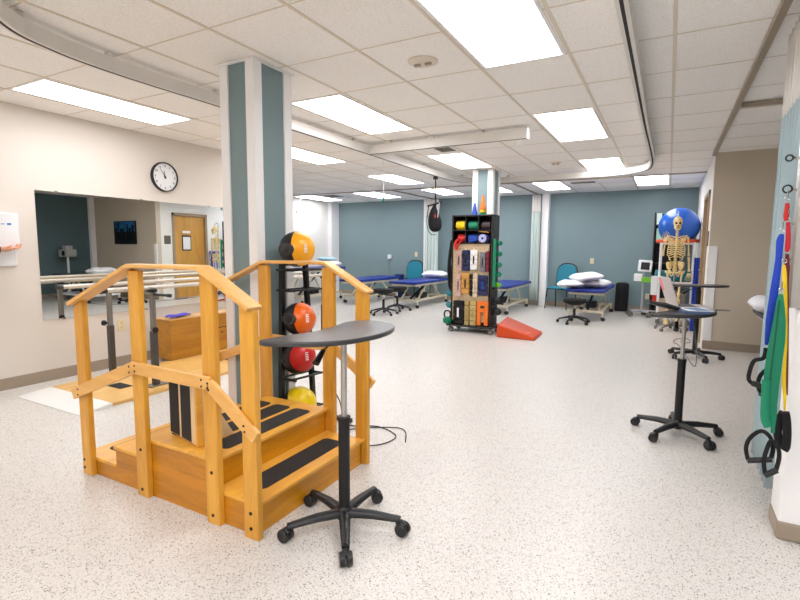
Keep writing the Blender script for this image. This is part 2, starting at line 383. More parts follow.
# ------------------------------------------------------------------ ceiling rail loop
def rail(pts, closed, parent, nm, hw=.028, z0=2.375, z1=2.462):
    n = len(pts); a = MB(); L = []
    def sec(off, za, zb):
        m_ = MB(); vs = []
        for i in range(n):
            t = (pts[(i+1) % n]-pts[i-1]) if closed else pts[min(i+1, n-1)]-pts[max(i-1, 0)]
            t.z = 0; t.normalize(); q = Vector((t.y, -t.x, 0))
            for o_, z in ((-off, za), (off, za), (off, zb), (-off, zb)): vs.append(Vector((pts[i].x, pts[i].y, 0))+q*o_+Vector((0, 0, z)))
        fs = []
        for i in range(n if closed else n-1):
            p, r = i*4, ((i+1) % n)*4
            for j in range(4): fs.append((p+j, p+(j+1) % 4, r+(j+1) % 4, r+j))
        if not closed: fs += [(0, 1, 2, 3), ((n-1)*4+3, (n-1)*4+2, (n-1)*4+1, (n-1)*4)]
        return m_.add(vs, fs)
    sec(hw, z0, z1).build(nm, RAILW, parent, smooth=False)
    sec(hw*.3, z0-.0015, z0+.001).build('slot', DARKSLOT, parent, smooth=False)
    sec(hw*.6, z0-.012, z0-.0025).build('runner_strip', DARKSLOT, parent, smooth=False) if False else None
rp = [(-.25, 1.6), (-.25, 2.6), (-.25, 3.6), (-.25, 5), (-.24, 6.4), (-.25, 7.2), (-.33, 7.72), (-.62, 8.02), (-1.1, 8.12), (-2.0, 8.14), (-2.58, 8.14), (-2.98, 7.98), (-3.17, 7.55), (-3.2, 6.9), (-3.19, 5.8), (-3.18, 4.9), (-3.18, 3.7), (-3.18, 2.8), (-3.19, 2.3), (-3.18, 1.9), (-3.13, 1.6), (-3.0, 1.32), (-2.6, 1.0), (-1.9, .82), (-1.0, .8), (-.5, 1.0), (-.3, 1.25)]
rl = thing('ceiling_rail', 'long white looped ceiling rail hung under the tiles', 'ceiling rail', (0, 0, 0))
RP = smoothpts([(x, y, 0) for x, y in rp], 6, True)
rail(RP, True, rl, 'track_loop')
for i in range(3, len(RP), 11):
    p = RP[i]; MB().box(p.x-.018, p.x+.018, p.y-.018, p.y+.018, 2.462, CH-.004).build('hanger_bracket', RAILW, rl, smooth=False)
cr = thing('cross_rail', 'short white cross rail reaching from the loop toward the room centre', 'ceiling rail', (0, 0, 0))
rail([Vector((-3.16, 5.03, 0)), Vector((-2.2, 5.0, 0)), Vector((-1.3, 5.0, 0))], False, cr, 'beam', hw=.03, z0=2.37, z1=2.465)
MB().box(-1.306, -1.29, 4.965, 5.035, 2.365, 2.47).build('end_cap', WHT, cr, bevel=.003)
for x in (-2.9, -2.36, -1.8): MB().box(x-.04, x+.04, 4.975, 5.025, 2.465, CH-.004).build('hanger_bracket', RAILW, cr)
# curtain tracks
def track(name, a, b, label, w_=.022):
    a, b = Vector(a), Vector(b); m_ = MB().tube([a, b], w_*1.2, 4, sx=1)
    return tag(m_.build(name, ALU, smooth=False), label, 'curtain track')
track('curtain_track', (.43, 2.7, CH-.024), (.43, BXY, CH-.024), 'grey curtain track running along the ceiling to the tan wall corner')
track('curtain_track', (.46, 5.05, CH-.024), (BAYX, 5.05, CH-.024), 'grey curtain track branching off into the right bay')
track('curtain_track', (FLX, 9.02, CH-.024), (RXW, 9.02, CH-.024), 'curtain track crossing the far ceiling from wall to wall', .012)
track('curtain_track', (-2.6, 9.05, CH-.024), (-2.6, BY, CH-.024), 'short curtain track above the curtain beside the white post', .014)
track('curtain_track', (-5.15, 9.05, CH-.024), (-5.15, BY, CH-.024), 'short curtain track above the curtain behind the hanging harness', .014)
# vents, detectors
def vent(x, y, sx, sy, label):
    t = thing('ceiling_vent', label, 'vent', (x, y, CH), group='ceiling air vents')
    MB().box(-sx, sx, -sy, sy, -.005, -.001).build('plate', TRIMW, t, smooth=False)
    s_ = MB()
    for k in range(5):
        u = sx*.8*(1-2*k/4*.5); s_.box(-sx*.75, sx*.75, -sy*.7+k*sy*.32, -sy*.7+k*sy*.32+sy*.12, -.012, -.005)
    s_.build('louvre', GREYST, t, smooth=False)
vent(-2.5, 5.72, .13, .16, 'small louvred air vent beside the cross rail')
vent(-7.1, 9.6, .28, .28, 'flat air vent at far left near the pull cord light')
vent(-1.45, 9.6, .28, .12, 'long air vent between the two far right light panels')
vent(-4.05, 8.8, .25, .1, 'narrow air vent behind the far rail curve') if False else None
def det(x, y, r, label):
    t = thing('smoke_detector', label, 'smoke detector', (x, y, CH), group='ceiling detectors')
    MB().lathe([(r, -.001), (r, -.006), (r*.85, -.012), (r*.6, -.016), (0.001, -.018)], n=28).build('base', TBAR, t)
    q = MB()
    for s in (-1, 1): q.box(s*r*.38-r*.22, s*r*.38+r*.22, -r*.12, r*.12, -.03, -.014)
    q.build('sensor', ALU, t, bevel=.003)
det(-1.49, 3.02, .1, 'round flat detector on the tile left of the largest light panel')
det(-1.48, 7.3, .07, 'small round detector near the far rail curve')

# ------------------------------------------------------------------ mirror, clock, dispenser
MB().box(LX, LX+.006, 2.37, 4.9, .58, 1.775).build('glass', mirror_mat(), None, smooth=False)
mo = D.objects['glass']; mo.name = 'wall_mirror'; tag(mo, 'wide frameless wall mirror on the cream wall reflecting the door', 'mirror')
clk = MB()
for y in (2.55, 3.4, 4.3):
    for z in (.578, 1.777): clk.box(LX, LX+.012, y-.015, y+.015, z-.008, z+.008)
clk.build('mirror_clip', CHROME, mo, smooth=False)
ck = thing('wall_clock', 'round white wall clock with thin black rim on the cream wall', 'clock', (LX, 3.69, 2.055))
MC = Ry(PI/2)
MB().lathe([(.165, 0), (.165, .03), (.16, .038), (.152, .038), (.15, .028), (.15, .02)], MC, 40).build('rim', BLACKP, ck)
ckf = MB().lathe([(.151, .019), (.151, .022)], MC, 40).build('face', WHT, ck)
F3 = Matrix(((0, 0, 1, 0), (1, 0, 0, 0), (0, 1, 0, 0), (0, 0, 0, 1)))   # text plane facing +X, x->+Y, y->+Z
for k in range(1, 13):
    a = PI/2-k*PI/6
    text(str(k), .034, BLACKP, T(.0235, .12*math.cos(a), .12*math.sin(a)) @ F3, ckf, 'numeral')
def hand(a, L, wd, nm, z):
    a = PI/2-a; d = Vector((0, math.cos(a), math.sin(a))); q = Vector((0, -d.z, d.y))
    MB().add([Vector((z, 0, 0))+d*-.02+q*wd, Vector((z, 0, 0))+d*-.02-q*wd, Vector((z, 0, 0))+d*L-q*wd*.5, Vector((z, 0, 0))+d*L+q*wd*.5], [(0, 1, 2, 3)]).build(nm, BLACKP, ck, smooth=False, thick=.001)
hand(-.12, .065, .005, 'hour_hand', .026); hand(-.62, .11, .0035, 'minute_hand', .028)
MB().lathe([(.01, .022), (.01, .031)], MC, 12).build('hub', BLACKP, ck)
dp = thing('soap_dispenser', 'white wall-mounted hand dispenser with small blue mark', 'dispenser', (LX, 2.095, 1.09))
MB().box(0, .02, -.1, .1, .0, .2).build('drip_panel', WHT, dp, bevel=.008)
MB().prism([(0, -.105), (.1, -.095), (.115, -.06), (.115, .06), (.1, .095), (0, .105)], .16, .46).build('housing', WHT, dp, bevel=.012, seg=3)
MB().prism([(.02, -.06), (.1, -.05), (.1, .05), (.02, .06)], .145, .162).build('nozzle', GREY, dp, bevel=.003)
MB().box(.114, .1165, .0, .03, .355, .372).box(.114, .1165, -.045, -.018, .36, .366).build('blue_mark', C('brand_blue', (40, 120, 200)), dp, smooth=False)

# person's hand under the dispenser
pr = thing('person', "person's hand held palm up under the dispenser, black wristband, white cuff", 'person', (LX+.16, 2.02, 1.02)); pr.scale = (1.15, 1.1, 1.15)
def finger(m_, base, dirs, L, r):
    p = [Vector(base)]
    for d, l in zip(dirs, (.45, .3, .25)): p.append(p[-1]+Vector(d).normalized()*L*l)
    m_.tube(smoothpts(p, 3), [r*(1-.035*i) for i in range(10)], 8); m_.ball(p[-1], r*.68, 8)
hb = MB(); hx, hy, hz = 0.0, 0.0, .2
hb.tube([(0, -.42, hz-.17), (0, -.25, hz-.11), (0, -.06, hz-.035), (0, -.02, hz-.02)], [.046, .042, .03, .028], 14, sx=.85)
hb.ball((0, .03, hz-.008), (.042, .058, .017), 14, M=Rx(.12))
for i, (ox, L) in enumerate(((-.03, .068), (-.01, .078), (.011, .074), (.03, .06))):
    finger(hb, (ox, .072, hz-.004), ((ox*1.5, 1, .15), (ox*.6, .8, .55), (0, .4, .9)), L, .0088)
finger(hb, (.032, .0, hz-.008), ((.9, .5, .35), (.4, .8, .5), (.1, .8, .6)), .06, .0105)
ho = hb.build('hand', SKIN, pr); rm = ho.modifiers.new('r', 'REMESH'); rm.mode = 'VOXEL'; rm.voxel_size = .0028; rm.use_smooth_shade = True
MB().torus((0, -.022, hz-.022), .033, .006, M=Rx(PI/2-.3)).build('wristband', BLACKP, pr)
MB().tube([(0, -.45, hz-.185), (0, -.3, hz-.13), (0, -.05, hz-.034)], [.058, .055, .045], 16, sx=.9).build('sleeve', LINEN, pr)

# outlets
def outlet(x, y, z, face, label):
    t = thing('wall_outlet', label, 'outlet', (x, y, z), {'x+': 0, 'y-': -PI/2}[face])
    MB().box(0, .006, -.037, .037, -.06, .06).build('cover_plate', C('outlet_ivory', (226, 214, 170), .4), t, bevel=.002)
    q = MB()
    for s in (-.022, .022): q.box(.006, .008, -.015, .015, s-.013, s+.013)
    q.build('socket', CREAM, t, bevel=.002)
outlet(LX, 3.11, .437, 'x+', 'ivory outlet on the cream wall under the mirror')
outlet(-5.7, BY, 1.12, 'y-', 'ivory wall plate above the teal chair behind the beds')
outlet(-1.445, BY, 1.03, 'y-', 'ivory wall plate above the pillows on the teal wall')
outlet(-.34, BY, .32, 'y-', 'ivory outlet low on the teal wall near the equipment cart')
dv = thing('wall_phone', 'small white wall device with dangling cord on the teal wall', 'wall device', (-6.47, BY, 1.04))
MB().box(-.05, .05, -.05, 0, -.06, .06).build('body', WHT, dv, bevel=.01)
MB().tube(smoothpts([(0, -.03, -.06), (-.02, -.04, -.2), (.02, -.03, -.35), (.05, -.03, -.6)]), .004, 6).build('cord', GREYST, dv)
# pictures
pc = thing('wall_picture', 'dark picture of buildings under a blue sky, seen in the mirror', 'picture', (1.62, BXY, 1.6))
MB().box(-.43, .43, -.03, 0, -.28, .28).build('canvas', mat('print_dark', (14, 18, 24), .4), pc, smooth=False)
q = MB(); q.box(-.4, .4, -.034, -.03, .02, .26); q.build('sky_print', mat('print_sky', (40, 110, 165), .4, var=.6, scale=7), pc, smooth=False)
q = MB()
for x, w_, h_ in ((-.38, .1, .16), (-.25, .07, .1), (-.15, .05, .19), (.02, .16, .08), (.22, .05, .22), (.3, .1, .1)): q.box(x, x+w_, -.037, -.03, -.2, .02+h_)
q.build('building_print', mat('print_black', (8, 12, 14), .5), pc, smooth=False)

# ------------------------------------------------------------------ wooden training stairs
st = thing('training_stairs', 'two-sided wooden exercise stairs with maple handrails and black treads', 'stairs', (-2.19, 1.93, 0))
Y0, Y1 = 1.50, 2.345
def B(nm, mt, *a, bevel=.002, parent=st, **k): return MB().box(*a).build(nm, mt, parent, world=True, smooth=False, bevel=bevel, **k)
tk = .018
# side panels (profile extruded)
prof = [(-2.86, 0), (-1.53, 0), (-1.53, .137), (-1.775, .137), (-1.775, .282), (-2.27, .282), (-2.27, .282), (-2.27, .182), (-2.565, .182), (-2.565, .082), (-2.86, .082)]
prof = [(-2.86, 0), (-1.53, 0), (-1.53, .137), (-1.79, .137), (-1.79, .282), (-2.27, .282), (-2.27, .182), (-2.56, .182), (-2.56, .082), (-2.86, .082)]
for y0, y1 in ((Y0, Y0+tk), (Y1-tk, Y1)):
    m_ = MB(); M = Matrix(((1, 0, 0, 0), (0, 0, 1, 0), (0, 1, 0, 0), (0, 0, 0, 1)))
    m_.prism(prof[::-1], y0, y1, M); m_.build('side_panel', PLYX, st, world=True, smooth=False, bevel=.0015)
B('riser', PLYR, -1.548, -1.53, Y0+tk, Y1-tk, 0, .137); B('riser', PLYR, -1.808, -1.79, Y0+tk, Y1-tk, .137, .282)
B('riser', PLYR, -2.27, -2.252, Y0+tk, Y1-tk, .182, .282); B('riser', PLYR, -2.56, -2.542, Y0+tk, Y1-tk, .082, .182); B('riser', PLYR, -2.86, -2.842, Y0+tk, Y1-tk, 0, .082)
def tread(x0, x1, z, strips):
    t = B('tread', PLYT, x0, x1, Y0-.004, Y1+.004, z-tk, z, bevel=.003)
    for a, b in strips:
        q = MB(); r = .03; pl = []
        for cx, cy, s in ((b-r, Y1-.1-r, 0), (a+r, Y1-.1-r, 1), (a+r, Y0+.1+r, 2), (b-r, Y0+.1+r, 3)):
            for k in range(5):
                an = s*PI/2+k*PI/8; pl.append((cx+r*math.cos(an), cy+r*math.sin(an)))
        q.prism(pl, z+.0002, z+.002); q.build('grip_strip', GRIP, t, world=True, smooth=False)
tread(-1.79, -1.512, .155, [(-1.72, -1.585)])
tread(-2.275, -1.772, .30, [(-1.945, -1.82), (-2.1, -1.975), (-2.245, -2.13)])
tread(-2.575, -2.27, .20, [(-2.5, -2.39)]); tread(-2.875, -2.56, .10, [(-2.81, -2.69)])
PX = dict(A=-2.785, B=-2.29, C=-1.772, D=-1.533)
for side, (ya, yb) in (('f', (Y0-.032, Y0)), ('b', (Y1, Y1+.032))):
    for k, top in (('A', .985), ('B', 1.158), ('C', 1.155), ('D', 1.0)):
        x = PX[k]; hw = .042
        sl = {'A': (.0, .035), 'B': (0, 0), 'C': (0, 0), 'D': (.03, 0)}[k]
        vs = [(x-hw, top-.02+sl[0]*0-(.03 if k == 'A' else 0)), (x+hw, top-.02-(.045 if k == 'D' else 0))]
        q = MB(); M = Matrix(((1, 0, 0, 0), (0, 0, 1, 0), (0, 1, 0, 0), (0, 0, 0, 1)))
        zl, zr = (.95, .984) if k == 'A' else ((1.055, 1.012) if k == 'D' else (top, top))
        q.prism([(x-hw, 0), (x-hw, zl), (x+hw, zr), (x+hw, 0)], ya, yb, M)
        po = q.build('post', POSTW, st, world=True, smooth=False, bevel=.005)
        bo = MB(); ys = ya-.003 if side == 'f' else yb+.003
        for z in {'A': (.04, .085), 'B': (.04, .25), 'C': (.045, .25), 'D': (.05, .12)}[k]: bo.cyl((x-.0 if k != 'A' else x-.02, ya if side == 'f' else yb, z), (x if k != 'A' else x-.02, ys, z), .008, 10)
        bo.build('bolt', BLACKM, po, world=True)
    ym = (ya+yb)/2
    # handrails (flat boards)
    def board(p, q_, w_, h_, nm, mt, ycen):
        p, q_ = Vector(p), Vector(q_); d = (q_-p).normalized(); u_ = Vector((0, 1, 0)); n_ = d.cross(u_)*-1
        if n_.z < 0: n_ = -n_
        vs = []
        for e in (p, q_):
            for s, t in ((-1, 0), (1, 0), (1, 1), (-1, 1)): vs.append(e+u_*s*w_/2+n_*t*h_)
        return MB().add(vs, [(3, 2, 1, 0), (4, 5, 6, 7), (0, 1, 5, 4), (1, 2, 6, 5), (2, 3, 7, 6), (3, 0, 4, 7)]).build(nm, mt, st, world=True, smooth=False, bevel=.005)
    hy = ym+(-.008 if side == 'f' else .008)
    board((-2.825, hy, .952), (-2.29, hy, 1.17), .085, .02, 'handrail', RAILXW, hy)
    board((-2.298, hy, 1.17), (-1.795, hy, 1.174), .085, .02, 'handrail', RAILXW, hy)
    board((-1.8, hy, 1.175), (-1.495, hy, 1.012), .085, .02, 'handrail', RAILXW, hy)
    # middle rails inside
    yc = Y0+.011 if side == 'f' else Y1-.011
    yo = ya-.011 if side == 'f' else yb+.011
    yc = yo
    board((-2.84, yc, .43), (-2.29, yc, .645), .02, .062, 'guard_rail', RAILXW, yc)
    board((-2.31, yc, .645), (-1.745, yc, .64), .02, .062, 'guard_rail', RAILXW, yc)
    board((-1.775, yc, .645), (-1.495, yc, .45), .02, .062, 'guard_rail', RAILXW, yc)
    for x, z in ((-2.79, .465), (-2.79, .495), (-2.32, .65), (-2.32, .68), (-2.275, .662), (-2.275, .69), (-1.795, .655), (-1.795, .685), (-1.75, .645), (-1.755, .675), (-1.535, .495), (-1.54, .52)):
        MB().cyl((x, yc, z), (x, yc+(-.0125 if side == 'f' else .0125), z), .005, 8).build('screw', BLACKM, st, world=True)

# slant board standing on the platform
sb = thing('slant_board', 'wooden slant board with black grip strips, stood upright on the stairs platform', 'slant board', (-2.105, 1.595, .302), math.atan2(-.057, .263))
MB().box(-.137, .137, -.018, 0, .006, .30).build('face_board', PLYPALE, sb, smooth=False, bevel=.002)
for x in (-.08, .045): MB().box(x-.05, x+.05, -.0205, -.018, .012, .297).build('grip_strip', GRIP, sb, smooth=False)
MB().prism([(.137, 0), (.137, .3), (.155, .3), (.155, 0)], .0, .034, Matrix(((1, 0, 0, 0), (0, 0, 1, -.018), (0, 1, 0, 0), (0, 0, 0, 1)))).build('edge_strip', PLYT, sb, smooth=False, bevel=.001)
MB().prism([(0, 0), (.2, 0), (.03, .3), (0, .3)], .1, .118, Matrix(((0, 0, 1, 0), (1, 0, 0, 0), (0, 1, 0, 0), (0, 0, 0, 1)))).build('brace_board', PLYPALE, sb, smooth=False, bevel=.001)
MB().box(-.137, .14, 0, .016, 0, .016).build('hinge_batten', PLYT, sb, smooth=False)

# ------------------------------------------------------------------ parallel bars
pb = thing('parallel_bars', 'adjustable parallel walking bars on a birch platform in front of the mirror', 'parallel bars', (-4.28, 3.5, 0))
B('platform', PLATW, -4.75, -3.83, 2.24, 5.6, .0, .028, parent=pb)
q = MB().add([(-4.75, 1.98, .001), (-3.83, 1.98, .001), (-3.83, 2.24, .001), (-4.75, 2.24, .001), (-4.75, 1.98, .006), (-3.83, 1.98, .006), (-3.83, 2.24, .027), (-4.75, 2.24, .027)], [(3, 2, 1, 0), (4, 5, 6, 7), (0, 1, 5, 4), (1, 2, 6, 5), (2, 3, 7, 6), (3, 0, 4, 7)])
q.build('ramp', WBOARD, pb, world=True, smooth=False)
for x0, x1, y0, y1 in ((-4.35, -4.15, 2.5, 2.62), (-4.35, -4.15, 3.75, 3.87), (-4.35, -4.15, 4.8, 4.92)): B('grip_pad', GRIP, x0, x1, y0, y1, .028, .03, parent=pb, bevel=0)
def upright(x, y, side):
    bp_ = B('base_plate', GREYST, x-.06, x+.06, y-.09, y+.09, .028, .036, parent=pb)
    bo = MB()
    for a in (-.045, .045):
        for b in (-.07, .07): bo.cyl((x+a, y+b, .036), (x+a, y+b, .046), .009, 8)
    bo.build('bolt', CHROME, bp_, world=True)
    ot = B('outer_tube', mat('dark_steel', (88, 84, 80), .4, .6), x-.024, x+.024, y-.024, y+.024, .036, .52, parent=pb)
    it = B('inner_tube', mat('mid_steel', (142, 136, 128), .35, .6), x-.019, x+.019, y-.019, y+.019, .52, .875, parent=pb)
    h_ = MB()
    for k in range(13): h_.cyl((x, y-.0195, .55+k*.024), (x, y-.018, .55+k*.024), .005, 8)
    h_.build('pin_hole', BLACKM, it, world=True)
    MB().cyl((x, y, .54), (x+side*.05, y-.02, .54), .012, 10).cyl((x+side*.05, y-.02, .54), (x+side*.07, y-.03, .54), .026, 12).build('height_knob', BLACKP, ot, world=True)
    MB().box(x-.03, x+.03, y-.035, y+.035, .872, .895).build('saddle', BLACKP, pb, world=True, bevel=.004)
    MB().cyl((x, y, .85), (x+side*.13, y+.06, .842), .012, 10).cyl((x+side*.13, y+.06, .842), (x+side*.16, y+.07, .84), .017, 10).build('width_lever', BLACKP, pb, world=True)
for y in (2.74, 5.2):
    upright(-4.0, y, 1); upright(-4.65, y, -1)
for x in (-4.0, -4.65):
    MB().cyl((x, 2.33, .912), (x, 5.55, .912), .02, 16).build('handrail', BARRAIL, pb, world=True)
    MB().cyl((x, 2.29, .912), (x, 2.34, .912), .0225, 16).cyl((x, 5.54, .912), (x, 5.59, .912), .0225, 16).build('end_cap', BLACKP, pb, world=True)
# wooden box
bx = thing('storage_box', 'long closed wooden box standing behind the parallel bars against the wall', 'box', (-4.86, 4.2, .03))
B('body', BOXW, -4.95, -4.7, 3.42, 4.7, .03, .47, parent=bx, bevel=.004)
B('lid', wood('box_lid', (226, 178, 110), 1), -4.955, -4.69, 3.41, 4.71, .47, .485, parent=bx, bevel=.003)
q = MB()
for y, z, l in ((4.05, .3, .05), (4.11, .305, .03), (4.15, .3, .05), (4.1, .24, .035)): q.box(-4.7, -4.698, y, y+l, z, z+.012)
q.build('stencil_mark', BLACKM, bx, world=True, smooth=False)
cl_ = MB(); n = 9; vs = []; fs = []
for i in range(n):
    for j in range(n):
        u, v = i/(n-1), j/(n-1); vs.append((-4.74-.12*u+.012*math.sin(5*v), 3.46+.28*v, .49+.022*abs(math.sin(4*u+2.2*v))+.006*math.sin(9*v)))
for i in range(n-1):
    for j in range(n-1): fs.append((i*n+j, (i+1)*n+j, (i+1)*n+j+1, i*n+j+1))
tag(cl_.add(vs, fs).build('folded_cloth', PURPLE, thick=.008, sub=1), 'crumpled violet cloth lying on the wooden box', 'cloth')
tag(MB().cyl((-4.8, 4.3, .486), (-4.8, 4.3, .52), .025, 12).build('wooden_peg', PLYT, bevel=.003), 'small round wooden block on top of the wooden box', 'block')

# ------------------------------------------------------------------ medicine ball rack
rk = thing('ball_rack', 'tall black metal ball rack beside the near column', 'rack', (-2.3, 2.66, 0))
def tb(nm, pts, r, mt, parent, n=10, world=True, **k): return MB().tube(pts, r, n, **k).build(nm, mt, parent, world=world)
tb('upright', [(-2.34, 2.55, .02), (-2.34, 2.585, 1.18)], .022, BLACKM, rk, 4)
tb('upright', [(-2.28, 2.84, .02), (-2.3, 2.78, 1.18)], .022, BLACKM, rk, 4)
tb('foot_bar', [(-2.42, 2.53, .02), (-2.02, 2.53, .02)], .02, BLACKM, rk, 4); tb('foot_bar', [(-2.4, 2.87, .02), (-1.96, 2.87, .02)], .02, BLACKM, rk, 4)
tb('top_bar', [(-2.34, 2.575, 1.16), (-2.3, 2.79, 1.16)], .018, BLACKM, rk, 4)
for z in (1.12, .98, .645, .36, .12):
    for dx in (-.01, .1): tb('shelf_rod', [(-2.34+dx, 2.54, z), (-2.29+dx, 2.83, z)], .008, BLACKM, rk, 8)
    for yy in (2.55, 2.82): tb('shelf_arm', [(-2.35, yy, z), (-2.2, yy, z)], .009, BLACKM, rk, 8)
def medball(c, r, mt, label, kind):
    t = thing('medicine_ball', label, 'medicine ball', c, group='medicine balls on the black rack')
    view = (CAM-Vector(c)); view.normalize(); right = Vector((view.y, -view.x, 0)).normalized()*-1
    # colour cap direction: to image right and a bit toward viewer
    rt = RT
    if kind == 'half':
        ax = (rt*.95+view*.28+Vector((0, 0, .1))).normalized(); lim = .12
    elif kind == 'front':
        ax = (rt*.45+view*.88).normalized(); lim = .66
    elif kind == 'top':
        ax = (rt*.95+view*.2+Vector((0, 0, .3))).normalized(); lim = -.05
    A = ax.to_track_quat('Z', 'Y').to_matrix().to_4x4()
    shell = MB().ball((0, 0, 0), r, 40, M=A, keep=lambda p: p.z < lim*r).build('shell', RUBBER, t)
    panel = MB().ball((0, 0, 0), r*1.004, 40, M=A, keep=lambda p: p.z >= lim*r-.004).build('colour_panel', mt, t)
    if kind != 'top':
        hx = (-rt*.6+view*.75).normalized() if kind == 'half' else (-rt*.95+view*.3).normalized()
        H = hx.to_track_quat('Z', 'Y').to_matrix().to_4x4()
        MB().torus(hx*r*.84, r*.38, r*.13, M=H @ Matrix.Diagonal((1.15, .7, 1, 1)), n=28, k=10).build('handle_rim', C('rim_rubber', (48, 46, 47), .4), shell)
        MB().lathe([(r*.36, r*.78), (r*.33, r*.93), (.001, r*.945)], H @ Matrix.Diagonal((1.1, .75, 1, 1)), 24).build('handle_recess', mat('recess_black', (9, 9, 10), .8), shell)
    # small white brand mark
    mk = (rt*.5+view*.82+Vector((0, 0, .05))).normalized(); Mk = mk.to_track_quat('Z', 'Y').to_matrix().to_4x4()
    q = MB()
    if kind != 'top':
        for k in range(5): q.box(-.012, .012, -.028+k*.012, -.021+k*.012, r*1.0, r*1.008, M=T(0, 0, 0) @ Mk)
        q.build('brand_mark', WHT, panel, smooth=False)
medball((-2.25, 2.637, 1.262), .122, AMBER, 'black and amber-yellow medicine ball on the top of the rack', 'half')
medball((-2.25, 2.65, .775), .116, ORB, 'black and orange medicine ball on the rack, second from top', 'half')
medball((-2.265, 2.655, .50), .122, REDB, 'black medicine ball with red panel under the black table', 'front')
medball((-2.27, 2.66, .155), .125, YEB, 'black and yellow medicine ball lowest on the rack by the steps', 'top')
pts = smoothpts([(-2.1, 2.75, .16), (-2.02, 2.7, .3), (-1.98, 2.75, .2), (-1.95, 2.8, .02), (-1.75, 2.9, .006), (-1.55, 2.8, .006), (-1.6, 2.6, .006), (-1.85, 2.55, .006), (-1.9, 2.75, .006), (-1.6, 2.95, .006), (-1.45, 2.75, .006)], 8)
tag(MB().tube(pts, .004, 6).build('power_cord', BLACKP), 'thin black cord looping on the floor behind the steps', 'cord')

# ------------------------------------------------------------------ adjustable tables
BEAN = [(-0.16, -0.372), (-0.176, -0.35), (-0.156, -0.24), (-0.122, -0.115), (-0.125, 0.034), (-0.152, 0.15), (-0.155, .22), (-0.125, 0.28), (-0.075, .308), (-0.02, 0.31), (0.06, 0.27), (0.118, 0.195), (0.15, 0.09), (0.155, -0.04), (0.115, -0.19), (0.035, -0.29), (-0.07, -0.35), (-0.12, -0.372)]
BEANS = [(p.x+.022, p.y+.012) for p in smoothpts([(x, y, 0) for x, y in BEAN], 4, True)]
def caster(parent, x, y, r, nm='caster', wd=.02, mt=BLACKP, a=0):
    M = T(x, y, 0) @ Rz(a); q = MB()
    for s in (-1, 1): q.lathe([(r*.35, -.3*wd), (r*.9, -.5*wd), (r, -.35*wd), (r, .35*wd), (r*.9, .5*wd), (r*.35, .5*wd)], M @ T(.012, s*wd*.62, r) @ Rx(PI/2), 16)
    q.tube([M @ Vector((-.0, 0, r*1.1)), M @ Vector((0, 0, r*2.15))], r*.3, 8)
    q.tube([M @ Vector((r*.75, 0, r*1.5)), M @ Vector((0, 0, r*2.0)), M @ Vector((-r*.5, 0, r*1.6))], r*.38, 8, sx=1.5)
    return q.build(nm, mt, parent)
def star_base(t, R, a0, hubz, cr, arm_r, mt=BLACKP, tip=None):
    tip = tip or cr*2.1+arm_r*.4
    MB().lathe([(arm_r*1.5, hubz-.03), (arm_r*1.9, hubz-.02), (arm_r*1.8, hubz+.02), (arm_r*1.2, hubz+.035)]).build('hub', mt, t)
    for k in range(5):
        a = a0+k*2*PI/5; d = Vector((math.cos(a), math.sin(a), 0))
        arm = MB().tube([d*.02+Vector((0, 0, hubz)), d*R*.5+Vector((0, 0, (hubz+tip)/2+.006)), d*R+Vector((0, 0, tip))], [arm_r*1.15, arm_r, arm_r*.75], 10, sx=1.15).build('base_arm', mt, t)
        caster(arm, d.x*R, d.y*R, cr, a=a+random.uniform(-1.2, 1.2), wd=cr*.8, mt=BLACKP if mt is BLACKP else GREYST)
def rolling_table(loc, rz, topz, sleeve, a0, label, R=.26, posttop=None):
    t = thing('overbed_table', label, 'table', loc, 0, group='black rolling standing tables')
    P = [(x*math.cos(rz)-y*math.sin(rz), x*math.sin(rz)+y*math.cos(rz)) for x, y in BEANS]
    MB().prism(P, topz-.022, topz).build('tabletop', BLACKT, t, bevel=.006, seg=3)
    MB().cyl((0, 0, .09), (0, 0, sleeve), .026, 20).cyl((0, 0, sleeve-.01), (0, 0, sleeve+.006), .029, 20).build('outer_post', BLACKM, t)
    MB().cyl((0, 0, sleeve), (0, 0, topz-.03), .0135 if not posttop else .021, 16).build('inner_post', STEEL if not posttop else BLACKM, t)
    MB().box(-.07, .07, -.05, .05, topz-.03, topz-.022).build('mounting_plate', BLACKM, t)
    lv = Matrix.Rotation(rz, 4, 'Z')
    a = lv @ Vector((-.02, -.03, topz-.035)); b = lv @ Vector((-.03, -.16, topz-.12)); c_ = lv @ Vector((-.035, -.1, topz-.075))
    MB().tube([a, c_], .004, 8).tube([c_, b], [.009, .013], 10, sx=1.3).build('height_lever', BLACKP, t)
    star_base(t, R, a0, .075, .029, .02)
    return t
rolling_table((-1.232, 1.745, 0), 0, .915, .52, math.radians(18), 'nearest black standing table with bean-shaped top beside the wooden steps')
t2 = rolling_table((.122, 3.82, 0), math.radians(-8), .872, .53, math.radians(24), 'black standing table on silver post carrying the open laptop')
rolling_table((.335, 6.72, 0), math.radians(-72), .875, .8, math.radians(5), 'black standing table near the tan wall corner with empty top', posttop=True, R=.27)
lp = thing('laptop', 'open silver laptop with pink sticker on the rolling table', 'laptop', (.155, 3.96, .8735), math.radians(15))
MB().box(-.11, .11, -.145, .145, 0, .014).build('base', SILVER, lp, bevel=.004)
MB().box(-.09, .03, -.13, .13, .014, .0155).build('keyboard', C('keyboard_dark', (60, 60, 64), .5), lp)
Ml = T(-.11, 0, .012) @ Ry(math.radians(-18))
lid = MB().box(-.006, 0, -.142, .142, 0, .215, M=Ml).build('screen', SILVER, lp, bevel=.002)
MB().box(.0, .0012, -.13, .13, .012, .2, M=Ml).build('display', SCREEN, lid, smooth=False)
MB().box(-.0075, -.006, .085, .14, .11, .2, M=Ml).build('sticker', PINK, lid, smooth=False)
pp = thing('paper_stack', 'loose white and blue papers beside the laptop', 'papers', (.13, 3.7, .8725), .3)
